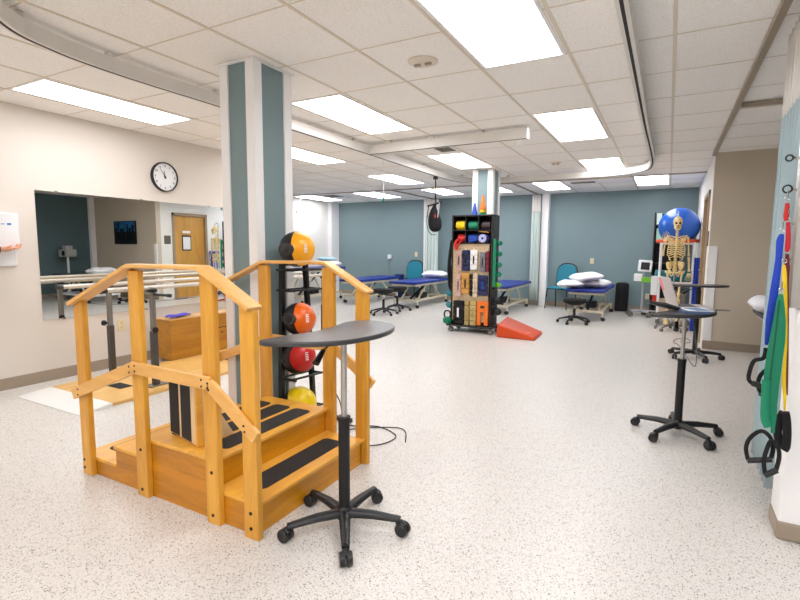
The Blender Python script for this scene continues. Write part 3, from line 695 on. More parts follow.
MB().box(-.05, .1, -.1, .1, 0, .004, M=T(.03, .02, .016)).build('top_sheet', PAPER, pp); MB().box(-.03, .06, -.07, .06, .004, .006, M=T(.04, .0, .016) @ Rz(.3)).build('blue_sheet', BLUEP, pp)
MB().box(-.07, .08, -.09, .09, 0, .015, M=T(.03, 0, 0) @ Rz(-.1)).build('folder', C('folder_blue', (90, 110, 150)), pp)
ar = thing('paddle_tray', 'dark tilted side paddle sticking out left of the laptop', 'tray', (.02, 3.74, .874))
MB().tube([(.07, .03, .008), (-.02, 0, .03), (-.12, -.03, .05)], [.012, .02, .012], 8, sx=2.2).build('paddle', BLACKP, ar)
tag(MB().box(-.05, .08, -.03, .03, 0, .004, M=T(.3, 3.9, .874) @ Rz(.3)).build('pen_tray', GREYST), 'thin grey strip overhanging the right end of the laptop table', 'tray')
tag(MB().tube(smoothpts([(.17, 4.1, .865), (.22, 4.35, .6), (.28, 5.2, .25), (.3, 6.2, .02), (.2, 7.4, .006), (.13, 7.7, .006), (.17, 8.0, .006), (.3, 8.1, .006), (.33, 7.8, .006), (.22, 7.75, .006), (.26, 8.3, .006)], 8), .004, 6).build('charging_cable', BLACKP), 'thin dark cable trailing on the floor behind the laptop table', 'cord')

# ------------------------------------------------------------------ stools
def stool(label, loc, h):
    t = thing('rolling_stool', label, 'stool', loc, random.random()*2, group='black rolling stools')
    MB().lathe([(.001, h-.09), (.15, h-.085), (.19, h-.06), (.2, h-.03), (.185, h-.005), (.1, h), (.001, h+.002)], n=32).build('seat', BLACKF, t)
    MB().lathe([(.1, h-.11), (.12, h-.09)]).build('seat_plate', BLACKM, t)
    MB().cyl((0, 0, .12), (0, 0, h*.6), .024).build('post_cover', BLACKM, t); MB().cyl((0, 0, h*.6), (0, 0, h-.1), .014).build('gas_post', CHROME, t)
    MB().tube([(0.05, 0, h-.115), (.17, .03, h-.13)], .007, 8).build('height_lever', BLACKM, t)
    star_base(t, .26, .3, .12, .026, .018); return t
stool('rolling stool nearest the wooden handrail, left of the other stool', (-4.75, 8.05, 0), .5)
stool('rolling stool tucked beside the end of the middle bed', (-4.82, 8.72, 0), .5)
stool('rolling stool in front of the bed piled with pillows', (-1.38, 8.85, 0), .43)

# ------------------------------------------------------------------ treatment beds
def bed(label, loc, rz=0, L=1.85, W=.66, h=.56, group='blue treatment tables along the back wall', lift=1, mt=VINYLB, fr=IVORY):
    t = thing('treatment_bed', label, 'bed', loc, rz, group=group); a, b = W/2, L/2
    MB().box(-a, a, -b, b*.28, h-.055, h).build('mattress', mt, t, bevel=.018, seg=3)
    MB().box(-a, a, b*.29, b, h-.055, h).build('head_section', mt, t, bevel=.018, seg=3)
    q = MB()
    for s in (-1, 1): q.box(s*(a-.06)-.02, s*(a-.06)+.02, -b+.05, b-.05, h-.1, h-.055)
    for y in (-b+.07, b-.07, 0): q.box(-a+.06, a-.06, y-.02, y+.02, h-.1, h-.06)
    q.build('top_frame', fr, t, bevel=.004)
    q = MB(); zb = .14
    for s in (-1, 1): q.box(s*(a-.09)-.022, s*(a-.09)+.022, -b+.15, b-.15, zb, zb+.045)
    for y in (-b+.17, b-.17): q.box(-a+.03, a-.03, y-.025, y+.025, zb, zb+.045)
    q.build('base_frame', fr, t, bevel=.004)
    for s in (-1, 1):
        for y0, y1 in ((-b+.35, -b+.75), (b-.35, b-.75)):
            MB().tube([(s*(a-.13), y0, zb+.03), (s*(a-.13), y1, h-.09)], .02, 4).build('lift_arm', fr, t, smooth=False)
    MB().cyl((0, -b+.4, zb+.04), (0, b*.3, h-.1), .025).build('actuator', BLACKM, t)
    MB().box(-.09, .09, -.15, .12, zb+.02, zb+.14).build('motor_box', BLACKP, t, bevel=.01)
    for sx in (-1, 1):
        for sy in (-1, 1):
            lg = MB().cyl((sx*(a-.05), sy*(b-.17), .07), (sx*(a-.05), sy*(b-.17), zb+.03), .018).build('leg', fr, t)
            caster(lg, sx*(a-.05), sy*(b-.17), .034, wd=.028, a=random.random()*3)
    return t
bed('blue treatment bed half hidden behind the handrail at far left', (-7.5, 9.35, 0), h=.80, L=1.85)
bed('blue treatment bed with bare top right of the handrail', (-6.66, 10.3, 0), h=.58) if False else None
bed('blue treatment bed with bare top, between handrail and first stool', (-6.3, 10.1, 0), h=.56, W=.62)
bed('blue treatment bed with single white pillow left of the black rack', (-4.9, 10.0, 0), h=.57)
bed('blue treatment bed partly hidden by the black rack, no pillow', (-2.98, 10.05, 0), h=.57)
bed('blue treatment bed piled with white pillows', (-1.26, 10.1, 0), h=.57)
def pillow(loc, sx, sy, sz, rz, label, mt=LINEN, tilt=0, tx=0):
    n, k = 40, 16; vs = []; fs = []
    m_ = MB(); M = T(0, 0, sz) @ Ry(tilt) @ Rx(tx)
    for i in range(k+1):
        ph = -PI/2+PI*i/k
        for j in range(n):
            th = 2*PI*j/n; c = math.cos(ph); e = .42
            x = math.copysign(abs(math.cos(th))**e, math.cos(th)); y = math.copysign(abs(math.sin(th))**e, math.sin(th))
            rr = abs(c)**.5
            z = math.sin(ph)*(1-.75*((abs(x*rr))**3+(abs(y*rr))**3)/2)
            z += .10*math.sin(4.2*x*rr+1.3+rz)*math.cos(3.7*y*rr+sx*9)+.05*math.sin(11*x*rr+7*y*rr+loc[0]*5)
            vs.append(M @ Vector((x*rr*sx, y*rr*sy, z*sz)))
    for i in range(k):
        for j in range(n): fs.append((i*n+j, i*n+(j+1) % n, (i+1)*n+(j+1) % n, (i+1)*n+j))
    o = m_.add(vs, fs).build('pillow', mt); o.location = loc; o.rotation_euler = (0, 0, rz)
    return tag(o, label, 'pillow', 'pillows on the beds')
pillow((-4.88, 10.68, .575), .3, .2, .085, 0, 'white pillow on the bed behind the black rack left side')
pillow((-1.56, 9.5, .575), .24, .33, .07, .1, 'flat white pillow lying lowest and leftmost on the pillow pile', tilt=-.05)
pillow((-1.18, 9.8, .575), .24, .33, .075, -.2, 'white pillow on the right of the pillow pile, against the bed')
pillow((-1.32, 9.62, .70), .25, .33, .075, .5, 'white pillow lying on top of the pillow pile', tilt=-.12)
pillow((-7.35, 9.85, .805), .27, .2, .07, .0, 'white pillow on the bed half hidden behind the handrail')
pillow((-7.5, 9.9, .94), .22, .17, .05, -.1, 'pale blue pillow stacked on the white one at the far left bed', mt=PALEBL)
# bay bed
bed('white-framed bed in the right bay, seen in the mirror and past the curtain', (1.64, 6.5, 0), rz=PI/2, L=1.5, W=.8, h=.62, group=None, mt=C('charcoal_vinyl', (52, 54, 62), .5), fr=WHT)
pillow((1.0, 6.45, .625), .2, .3, .085, 0, 'white pillow on the bay bed, showing left of the blue curtain')
mn = thing('medical_monitor', 'grey medical unit on a pole by the dark bay wall, seen in mirror', 'medical device', (2.68, 6.62, 0))
MB().box(-.18, .18, -.12, .12, 1.0, 1.18).build('housing', C('device_grey', (170, 172, 165), .5), mn, bevel=.02)
MB().box(-.1, .02, -.123, -.12, 1.03, 1.14).build('screen', SCREEN, mn); MB().box(-.09, .09, -.08, .08, 1.18, 1.27).build('top_module', GREY, mn, bevel=.01)
MB().cyl((0, 0, .1), (0, 0, 1.0), .025).build('pole', WHT, mn); star_base(mn, .25, 0, .1, .03, .02, GREYST)

# ------------------------------------------------------------------ chairs
def chair(label, loc, rz):
    t = thing('stacking_chair', label, 'chair', loc, rz, group='teal padded chairs')
    MB().box(-.22, .22, -.22, .22, .43, .475).build('seat', TEALC, t, bevel=.02, seg=3)
    pl = [(-.215, .0), (-.22, .28), (-.19, .4), (-.11, .46), (0, .475), (.11, .46), (.19, .4), (.22, .28), (.215, 0)]
    M = T(0, .23, .48) @ Rx(PI/2-.12)
    MB().prism(pl, -.02, .02, M).build('backrest', TEALC, t, bevel=.014, seg=3)
    fr = [M @ Vector((x*1.05, y*1.04 if y else -.1, -.02)) for x, y in pl]
    MB().tube(fr, .011, 8).build('back_frame', BLACKM, t)
    for s in (-1, 1):
        MB().tube([(s*.22, -.2, .44), (s*.24, -.24, 0)], .011, 8).build('leg', BLACKM, t)
        MB().tube([(s*.22, .2, .5), (s*.235, .27, 0)], .011, 8).build('leg', BLACKM, t)
    MB().tube([(-.22, -.2, .43), (.22, -.2, .43)], .01, 8).tube([(-.22, .22, .43), (.22, .22, .43)], .01, 8).build('seat_frame', BLACKM, t)
chair('teal chair beside the bed piled with pillows', (-2.0, 10.93, 0), -.25)
chair('teal chair against the back wall left of the wall curtain', (-5.7, 10.98, 0), 0)
tag(MB().prism([(-.09, -.09), (.09, -.09), (.09, .09), (-.09, .09)], 0, .6).build('waste_bin', C('bin_blue', (24, 44, 110), .5), bevel=.01), 'dark blue bin standing left of the teal chair at the back wall', 'bin').location = (-6.12, 11.17, 0)
rl_ = thing('foam_roller', 'tall black foam roller standing against the teal wall', 'foam roller', (-.81, 11.12, 0))
o = MB().tube([(0, 0, 0), (0, 0.04, .58)], .125, 28).build('roll', BLACKF, rl_, bevel=.01)
MB().torus((0, .04, .57), .08, .03).build('rolled_edge', BLACKM, rl_)

# ------------------------------------------------------------------ wall curtains
def curtain(name, x0, x1, y0, y1, z0, zs, z1, label, mt, folds=5, amp=.05):
    t = thing(name, label, 'curtain', ((x0+x1)/2, (y0+y1)/2, 0)); n = 64
    def sheet(za, zb, nm, m2):
        vs = []; fs = []; K = 6
        for k in range(K+1):
            z = za+(zb-za)*k/K
            for i in range(n+1):
                u = i/n; px, py = x0+(x1-x0)*u, y0+(y1-y0)*u; d = Vector((-(y1-y0), x1-x0, 0)).normalized()
                wv = math.sin(u*folds*2*PI+.4*math.sin(z*1.1))*amp*(1-.15*(z/2.4))
                vs.append(Vector((px, py, z))+d*wv+Vector((x1-x0, y1-y0, 0)).normalized()*math.cos(u*folds*2*PI*1.0)*amp*.35)
        for k in range(K):
            for i in range(n): fs.append((k*(n+1)+i, k*(n+1)+i+1, (k+1)*(n+1)+i+1, (k+1)*(n+1)+i))
        return MB().add(vs, fs).build(nm, m2, t, world=True, thick=.003)
    sheet(z0, zs, 'fabric', mt); sheet(zs-.01, z1, 'net_band', NET)
    h_ = MB()
    for i in range(8):
        u = (i+.5)/8; h_.cyl((x0+(x1-x0)*u, y0+(y1-y0)*u, z1-.02), (x0+(x1-x0)*u, y0+(y1-y0)*u, CH-.03), .004, 6)
    h_.build('hook', WHT, t, world=True)
curtain('privacy_curtain', .54, .55, 2.93, 3.5, .09, 2.0, 2.44, 'pale blue privacy curtain with white net top behind the hanging bands', CURT, 7, .055)
curtain('privacy_curtain', -2.72, -2.55, 11.05, 11.08, .12, 2.08, 2.45, 'pale green privacy curtain next to the tall white post on the teal wall', CURTG, 3, .06)
curtain('privacy_curtain', -5.3, -4.98, 10.98, 11.0, .12, 2.08, 2.45, 'pale green privacy curtain behind the black hanging harness', CURTG, 4, .06)
for x in (): pass
# ------------------------------------------------------------------ pull cords and harness
def cord(p, q_, label, tip=LIME):
    t = thing('pull_cord', label, 'cord', p, group='pull cords'); d = Vector(q_)-Vector(p)
    MB().tube([(0, 0, 0), d*.9], .005, 6).build('cord', WHT, t); MB().tube([d*.88, d], [.012, .016], 8).build('tip', tip, t)
cord((-3.49, 5.9, 2.49), (-3.49, 5.9, 1.89), 'white pull cord with green tip hanging in front of the teal wall', GRN)
cord((-1.54, 5.46, 2.49), (-1.53, 5.46, 2.4), 'short cord below the end of the cross rail', WHT)
q0 = atX(303, 200, FLX+.25); q1 = atX(293, 218, FLX+.25)
cord((FLX+.3, 9.5, 2.49), (FLX+.3, 9.3, 2.1), 'slanting thin cord in front of the white far wall', GREYST)
hn = thing('hanging_harness', 'black padded harness hanging from the ceiling rail by strap and bar', 'harness', (-3.21, 7.0, 0))
MB().box(-.03, .03, -.03, .03, 2.33, 2.375).build('trolley', BLACKP, hn, bevel=.004)
MB().tube([(0, 0, 2.34), (0.005, 0, 2.14)], .012, 4, sx=.4).tube([(0, 0, 2.13), (.01, 0, 1.97)], .01, 6).build('strap', BLACKF, hn)
MB().tube([(-.08, 0, 2.17), (.0, 0, 2.2)], .012, 8).torus((0, 0, 2.13), .022, .005, M=Rx(PI/2)).build('buckle', BRASS, hn)
MB().tube([(-.12, -.03, 1.925), (.1, .03, 1.985)], .014, 8).build('spreader_bar', BLACKP, hn)
MB().tube(smoothpts([(0, 0, 1.96), (-.015, 0, 1.9), (-.02, 0, 1.82), (-.01, 0, 1.74), (0, 0, 1.66), (.01, 0, 1.58), (.015, 0, 1.53)], 3), [.02, .024, .03, .038, .05, .062, .075, .085, .093, .1, .104, .107, .108, .107, .103, .095, .08, .058, .03], 16, sx=.7).build('pad', BLACKF, hn)
MB().tube(smoothpts([(-.1, -.02, 1.93), (-.13, -.02, 1.75), (-.12, -.02, 1.6), (-.05, -.03, 1.49), (.03, -.03, 1.49)], 5), .006, 6).build('loose_cord', BLACKP, hn)
MB().tube([(.07, .0, 1.98), (.06, -.04, 1.74)], .009, 6).build('side_strap', GREY, hn)
MB().box(.03, .045, -.085, -.075, 1.74, 1.79).build('red_tag', RED, hn)

# ------------------------------------------------------------------ black equipment rack
CX0, CX1, CY0, CY1, CZ0, CZ1 = -2.915, -2.275, 6.98, 7.3, .12, 1.775
eq = thing('equipment_rack', 'tall black wheeled rack loaded with bands, cuffs and weights', 'rack', ((CX0+CX1)/2, (CY0+CY1)/2, 0))
BK = mat('rack_black', (24, 23, 25), .45, var=.1)
def E_(nm, *a, mt=BK, bevel=.002): return MB().box(*a).build(nm, mt, eq, world=True, smooth=False, bevel=bevel)
E_('side_panel', CX0, CX0+.02, CY0, CY1, CZ0, CZ1); E_('side_panel', CX1-.02, CX1, CY0, CY1, CZ0, CZ1)
E_('top_panel', CX0, CX1, CY0, CY1, CZ1-.02, CZ1); E_('back_panel', CX0, CX1, CY1-.015, CY1, CZ0, CZ1)
cub0 = 1.36; mid = 1.545
E_('shelf', CX0+.02, CX1-.02, CY0, CY1-.015, cub0-.015, cub0); E_('shelf', CX0+.02, CX1-.02, CY0, CY1-.015, mid-.007, mid+.007)
cw = (CX1-CX0-.04)/3
for k in (1, 2): E_('divider', CX0+.02+cw*k-.007, CX0+.02+cw*k+.007, CY0, CY1-.015, cub0, CZ1-.02)
E_('pegboard', CX0+.02, CX1-.05, CY0+.02, CY0+.04, CZ0+.05, cub0-.015, mt=C('pegboard_tan', (206, 182, 146), .6))
hk = MB()
for i in range(9):
    for j in range(18): hk.cyl((CX0+.06+i*.065, CY0+.0195, .22+j*.062), (CX0+.06+i*.065, CY0+.021, .22+j*.062), .005, 6)
hk.build('peg_holes', BLACKM, eq, world=True)
E_('base_board', CX0-.05, CX1+.05, CY0-.05, CY1+.05, .09, .12)
for x in (CX0, CX1):
    for y in (CY0, CY1): 
        cs = caster(eq, 0, 0, .036, wd=.03, mt=GREYST); cs.location = (x-(CX0+CX1)/2, y-(CY0+CY1)/2, 0)
# contents: rolls of exercise band in the cubbies
def roll(k, row, mt, r, L, label, lay=True, dx=0):
    z = (mid if row == 0 else cub0)+.008 if row == 0 else cub0+.002
    x = CX0+.02+cw*(k+.5)+dx
    o = MB().tube([(0, -L/2, r), (0, L/2, r)], r, 24) if not lay else MB().tube([(-L/2, 0, r), (L/2, 0, r)], r, 24)
    o = o.build('exercise_band_roll', mt, bevel=.004); o.location = (x, CY0+.1, z)
    return tag(o, label, 'exercise band', 'rolls of exercise band in the rack cubbies')
roll(0, 0, YEL, .072, .14, 'yellow band roll in the top left cubby')
roll(1, 0, GRN, .066, .15, 'green band roll in the top middle cubby')
roll(2, 0, C('dark_brown_band', (62, 50, 50)), .064, .13, 'dark brown band roll in the top right cubby')
roll(0, 1, RED, .066, .12, 'red band roll in the lower left cubby', dx=.02)
roll(1, 1, BLU, .064, .15, 'blue band roll in the lower middle cubby')
fr_ = thing('foam_spiral', 'blue and white spiral roll in the lower right cubby', 'foam roll', (CX1-.15, CY0+.04, cub0+.066))
MB().tube([(0, -.05, 0), (0, .12, 0)], .064, 28).build('roll', C('periwinkle', (120, 130, 215)), fr_, bevel=.004)
for rr in (.05, .03): MB().torus((0, -.051, 0), rr, .005, M=Rx(PI/2)).build('spiral_ring', WHT, fr_)
MB().lathe([(.012, -.052), (.012, -.04)], Rx(PI/2) @ Matrix.Scale(-1, 4, (0, 0, 1)) if False else T(0, 0, 0) @ Rx(-PI/2), 12).build('core', BLACKM, fr_)
def ribbon(name, pts, mt, wd, label, cat='exercise band', th=.004, parent=None):
    P = smoothpts(pts, 5); o = MB().tube(P, wd/2, 8, sx=th*2/wd if False else 1)
    return o
o = MB().tube(smoothpts([(CX0+.1, CY0+.02, cub0+.05), (CX0+.07, CY0-.02, cub0-.0), (CX0+.09, CY0-.035, cub0-.1), (CX0+.12, CY0-.03, cub0-.03), (CX0+.17, CY0-.02, cub0+.04), (CX0+.18, CY0-.0, cub0+.06)], 5), .022, 8, sx=.6).build('loose_band', RED)
tag(o, 'loose red band drooping from the lower left cubby', 'exercise band')
tag(MB().box(-.07, .07, -.012, .012, 0, .02, M=Ry(-.25)).build('loose_band', BLU, bevel=.004), 'loose blue band folded in the lower middle cubby', 'exercise band').location = (CX0+.34, CY0+.01, cub0+.022)
tag(MB().box(-.075, .075, -.01, .01, -.008, .008, M=Ry(.12)).build('wooden_stick', TANO, bevel=.003), 'short yellow stick on the middle shelf of the black rack', 'stick').location = (CX1-.14, CY0+.02, mid-.022)
# cones on top
def cone(x, z0, r, h, mt, label):
    o = MB().lathe([(r*1.25, 0), (r*1.25, .008), (r, .012), (r*.3, h), (r*.22, h)], n=20).build('marker_cone', mt); o.location = (x, 7.12, z0); tag(o, label, 'cone', 'cones on the black rack')
cone(-2.61, CZ1, .045, .18, BLU, 'blue cone on top of the black rack')
cone(-2.48, CZ1, .045, .16, GRN, 'green cone at the bottom of the cone stack'); cone(-2.48, CZ1+.04, .045, .16, YEL, 'yellow cone in the middle of the cone stack'); cone(-2.48, CZ1+.085, .045, .21, ORG, 'orange cone topmost of the cone stack')
# cuffs on the pegboard
def cuff(x0, x1, y0, y1, mt, label, detail=None, legs=False, dep=.045):
    a = atY(x0, y0, CY0); b = atY(x1, y1, CY0); cx = (a.x+b.x)/2; W_ = abs(b.x-a.x); Ht = a.z-b.z
    t = thing('cuff_weight', label, 'cuff weight', (cx, CY0+.018, b.z), group='cuff weights on the pegboard')
    if legs:
        q = MB().box(-W_/2, W_/2, -dep, -.002, Ht*.55, Ht); q.box(-W_/2, -W_*.14, -dep, -.002, 0, Ht*.6); q.box(W_*.14, W_/2, -dep, -.002, 0, Ht*.6); q.build('cuff', mt, t, bevel=.008)
        MB().box(-W_*.18, W_*.18, -dep-.003, -dep, Ht*.72, Ht*.82).build('buckle', BLACKP, t)
    else:
        q = MB(); n = max(1, int(Ht/.07))
        for k in range(n): q.box(-W_/2, W_/2, -dep-.004*(k % 2), -.002, Ht*k/n+.002, Ht*(k+1)/n-.002)
        q.build('cuff', mt, t, bevel=.009)
        MB().box(-W_*.1, W_*.1, -dep-.008, -dep-.002, Ht*.3, Ht*.7).build('strap', detail or BLACKF, t, bevel=.002)
    MB().cyl((0, 0, Ht+.01), (0, -dep*.8, Ht+.015), .005, 6).build('hook', CHROME, t)
cuff(457, 462, 250, 271, MAUVE, 'mauve cuff at the upper left of the pegboard')
cuff(463, 469.5, 250, 271, NAVY, 'navy cuff second from left in the top row of the pegboard')
cuff(471, 477.5, 250, 270, WHT, 'white cuff with black strap in the middle of the top row')
cuff(480.5, 485.5, 252, 272, C('grey_cuff', (120, 120, 128)), 'grey cuff with black strap right of the white cuff')
cuff(486.8, 489.3, 251, 272, MAROON, 'narrow dark red cuff at the top right of the pegboard', detail=MAROON)
cuff(456.5, 461, 274, 297, C('dusty_pink', (206, 172, 160)), 'dusty pink cuff at the middle left of the pegboard')
cuff(462, 469.5, 273, 294, TANO, 'tan-orange cuff in the middle row of the pegboard')
cuff(470.4, 472.8, 274, 296, BLACKF, 'narrow black cuff right of the tan-orange one')
cuff(473.4, 477.6, 273, 298, CREAM, 'cream cuff in the middle row of the pegboard', detail=MAUVE)
cuff(478.6, 487.5, 275, 296, NAVY, 'wide navy cuff at the right of the middle row', detail=BLU)
cuff(454.5, 464, 300, 324, BLACKF, 'big black cuff with white tag at the bottom left', detail=WHT, dep=.07)
cuff(465, 469, 300, 326, KHAKI, 'khaki cuff beside the big black one', detail=KHAKI)
cuff(470.6, 476, 300, 326, C('khaki_light', (196, 170, 108)), 'lighter khaki cuff left of the orange one', detail=KHAKI)
cuff(477.6, 488, 301, 326, ORG, 'orange split cuff at the bottom right of the pegboard', legs=True)
# side-hung dumbbells
def dumbbell(c, ax, r, L, mt, label, cat='dumbbell', grp='dumbbells on the rack sides'):
    t = thing('dumbbell', label, cat, c, group=grp); ax = Vector(ax).normalized(); A = ax.to_track_quat('Z', 'Y').to_matrix().to_4x4()
    for s in (-1, 1): MB().lathe([(r*.6, s*L*.5-.0), (r, s*L*.42), (r, s*L*.25), (r*.6, s*L*.18)][::s], A, 8).build('head', mt, t)
    MB().cyl(ax*-L*.3, ax*L*.3, r*.35, 8).build('handle', CHROME, t)
sx_ = CX1+.06
for i, (z, mt, nm) in enumerate(((1.36, GRN, 'topmost green dumbbell on the right side of the black rack'), (1.2, GRN, 'second green dumbbell down the right side of the rack'), (1.04, GRN, 'third green dumbbell down the right side of the rack'), (.9, GRN, 'fourth green dumbbell down the right side of the rack'), (.74, LIME, 'lowest bright green dumbbell on the right side of the rack'), (.5, BLACKP, 'upper black dumbbell on the right side of the rack'), (.34, BLACKP, 'lower black dumbbell on the right side of the rack'))):
    dumbbell((sx_, CY0+.14, z), (.5, -1, 0), .04 if i < 5 else .052, .18, mt, nm)
    MB().box(CX1, CX1+.03, CY0+.1, CY0+.18, z-.065, z-.045).build('peg_bracket', BLACKM, eq, world=True, smooth=False)
tag(MB().tube([(sx_-.02, CY0-.0, 1.42), (sx_-.02, CY0-.01, .72)], .03, 4, sx=.3).build('hanging_band', GRN, smooth=False), 'long green band hanging down the front right edge of the rack', 'exercise band')
for z, nm in ((.58, 'upper teal dumbbell on the left side of the rack'), (.4, 'lower teal dumbbell on the left side of the rack')):
    dumbbell((CX0-.05, CY0+.06, z), (.6, -1, 0), .045, .16, TEALP, nm)
stp = thing('strap_bundle', 'bundle of black straps hanging on the left side of the rack', 'straps', (CX0-.03, CY0+.1, 0))
for k in range(5): MB().tube(smoothpts([(0, .03*k-.05, 1.4), (-.025-.006*k, .03*k-.08, 1.1), (-.03, .03*k-.08, .9), (-.02, .03*k-.05, .68-.03*k)], 4), .014, 6, sx=.6).build('strap', BLACKF if k != 2 else C('dark_grey_strap', (70, 66, 66)), stp)
kb = thing('kettlebell', 'green kettlebell on the base board of the black rack, front left', 'kettlebell', (CX0-.035, CY0-.04, .12))
MB().lathe([(.035, 0), (.06, .015), (.07, .05), (.062, .085), (.035, .105), (.01, .11)], n=24).build('bell', C('kettle_green', (0, 120, 84)), kb)
MB().tube(smoothpts([(-.035, 0, .09), (-.052, 0, .14), (-.035, 0, .19), (0, 0, .2), (.035, 0, .19), (.052, 0, .14), (.035, 0, .09)], 4), .012, 8).build('handle', BLACKM, kb)
# orange foam wedge
wg = thing('foam_wedge', 'orange-red foam wedge lying on the floor right of the black rack', 'wedge', (-1.88, 7.13, 0))
MB().add([(-2.13, 6.83, 0), (-1.57, 6.81, 0), (-1.6, 7.42, 0), (-2.16, 7.44, 0), (-2.12, 6.84, .19), (-1.575, 6.815, .045), (-1.605, 7.415, .045), (-2.15, 7.43, .235)], [(3, 2, 1, 0), (4, 5, 6, 7), (0, 1, 5, 4), (1, 2, 6, 5), (2, 3, 7, 6), (3, 0, 4, 7)]).build('foam', WEDGE, wg, world=True, bevel=.015, seg=3)
MB().box(-1.72, -1.66, 6.93, 6.96, .078, .086, M=T(0, 0, .0)).build('label_mark', C('wedge_mark', (245, 150, 110)), wg, world=True)

# ------------------------------------------------------------------ skeleton
sk = thing('anatomical_skeleton', 'full-size human skeleton model hanging on a rolling stand', 'skeleton', (.1, 8.84, 0), math.radians(2)); sk.scale = (.82, .86, .975)
def S(nm, m_, mt=BONE): return m_.build(nm, mt, sk)
q = MB(); q.ball((0, .01, 1.76), (.078, .095, .085), 24); q.ball((0, -.035, 1.70), (.058, .06, .05), 18)
q.tube([(-.05, .01, 1.70), (-.045, -.03, 1.655), (-.02, -.075, 1.635), (.02, -.075, 1.635), (.045, -.03, 1.655), (.05, .01, 1.70)], .014, 8)
S('skull', q)
q = MB(); 
for s in (-1, 1): q.ball((s*.032, -.083, 1.735), (.02, .012, .018), 12)
q.ball((0, -.092, 1.695), (.011, .01, .017), 10); q.box(-.03, .03, -.094, -.08, 1.658, 1.662)
q.build('eye_socket', mat('socket_dark', (70, 50, 28), .8), sk)
q = MB()
for k in range(22):
    z = 1.63-k*.031; y = .03+.03*math.sin((1.63-z)*5.5); r = .018+.0007*k
    q.lathe([(r, -.009), (r*1.08, 0), (r, .009)], T(0, y, z), 10); q.tube([(0, y, z), (0, y+.045, z-.012)], [.008, .004], 5); q.tube([(-.035, y+.01, z), (.035, y+.01, z)], .005, 5)
S('spine', q)
q = MB()
for i in range(10):
    z = 1.52-i*.034; w_ = (.06+.075*math.sin(min(1, (i+1.2)/6)*PI/2)) if i < 8 else .12-.012*(i-7)
    for s in (-1, 1):
        pts = []
        for k in range(9):
            a = PI*k/8; fr = 1 if i < 7 else .75
            if a > PI*fr: break
            pts.append((s*w_*math.sin(a)+s*.015, .06-.085*(1-math.cos(a))*.9, z-.055*math.sin(a*.5)-.02*k/8+(.02 if k == 8 else 0)))
        q.tube(smoothpts(pts, 2), .0068, 6)
q.tube([(0, -.09, 1.50), (0, -.1, 1.42), (0, -.098, 1.32)], [.02, .015, .011], 8, sx=1)
S('rib_cage', q)
q = MB()
for s in (-1, 1):
    q.tube([(s*.02, -.085, 1.505), (s*.09, -.06, 1.53), (s*.17, -.01, 1.535)], .009, 6)
    q.add([(s*.06, .075, 1.5), (s*.165, .045, 1.53), (s*.15, .06, 1.46), (s*.09, .085, 1.36)], [(0, 1, 2, 3)])
    q.add([(s*.06, .07, 1.5), (s*.165, .04, 1.53), (s*.15, .055, 1.46), (s*.09, .08, 1.36)], [(0, 1, 2, 3)])
S('shoulder_girdle', q)
q = MB()
for s in (-1, 1):
    for k in range(7):
        a = -.3+k*.38; q.tube(smoothpts([(s*.025, .06, 1.06), (s*(.06+.075*math.sin(a*.9)), .05-.05*math.sin(a*.5), 1.06+.09*math.cos(a*.75)-.03), (s*(.1+.03*math.cos(a)), -.02, 1.075-.04*k*.5+.03)], 4), [.012]*9, 6)
    q.ball((s*.09, .01, .96), (.035, .03, .035), 12); q.tube(smoothpts([(s*.09, -.02, .97), (s*.05, -.05, .945), (s*.01, -.055, .955)], 3), .014, 8)
    q.tube(smoothpts([(s*.09, .01, .95), (s*.06, .0, .89), (s*.03, -.04, .92), (s*.012, -.05, .95)], 3), .011, 8)
    q.ball((s*.105, .01, 1.06), (.045, .018, .07), 12, M=Ry(s*.5))
q.ball((0, .06, 1.0), (.045, .02, .06), 12)
S('pelvis', q)
def bone(m_, a, b, r, e=1.9, bow=0):
    a, b = Vector(a), Vector(b); d = b-a
    P = [a+d*t for t in (0, .06, .15, .5, .85, .94, 1)]; m_.tube(P, [r*e*.8, r*e, r*1.15, r*.9, r*1.15, r*e, r*e*.8], 8)
def handb(m_, w_, d, sp):
    w_ = Vector(w_); d = Vector(d).normalized(); sp = Vector(sp)
    for i in range(8): m_.ball(w_+d*(.012+.018*(i//4))+sp*((i % 4)-1.5)*.016, .011, 6)
    for i in range(5):
        o_ = sp*(i-2)*.019; s0 = w_+d*.035+o_*.8; L = (.09, .125, .135, .125, .1)[i]
        dd = (d+sp*(i-2)*.18).normalized()
        m_.tube([s0, s0+dd*L*.45], [.006, .0048], 5); m_.tube([s0+dd*L*.5, s0+dd*L*.75], [.0055, .0045], 5); m_.tube([s0+dd*L*.79, s0+dd*L], [.005, .003], 5)
q = MB(); bone(q, (-.185, .02, 1.52), (-.215, .05, 1.23), .012); bone(q, (-.21, .04, 1.22), (-.19, -.1, 1.42), .009); bone(q, (-.225, .045, 1.22), (-.205, -.11, 1.42), .008); handb(q, (-.198, -.11, 1.44), (.05, .0, 1), (1, 0, 0)); S('arm', q)
q = MB(); bone(q, (.185, .02, 1.52), (.215, .03, 1.22), .012); bone(q, (.21, .02, 1.2), (.225, -.03, .97), .009); bone(q, (.225, .03, 1.2), (.245, -.02, .97), .008); handb(q, (.235, -.03, .95), (-.05, -.1, -1), (1, 0.1, 0)); S('arm', q)
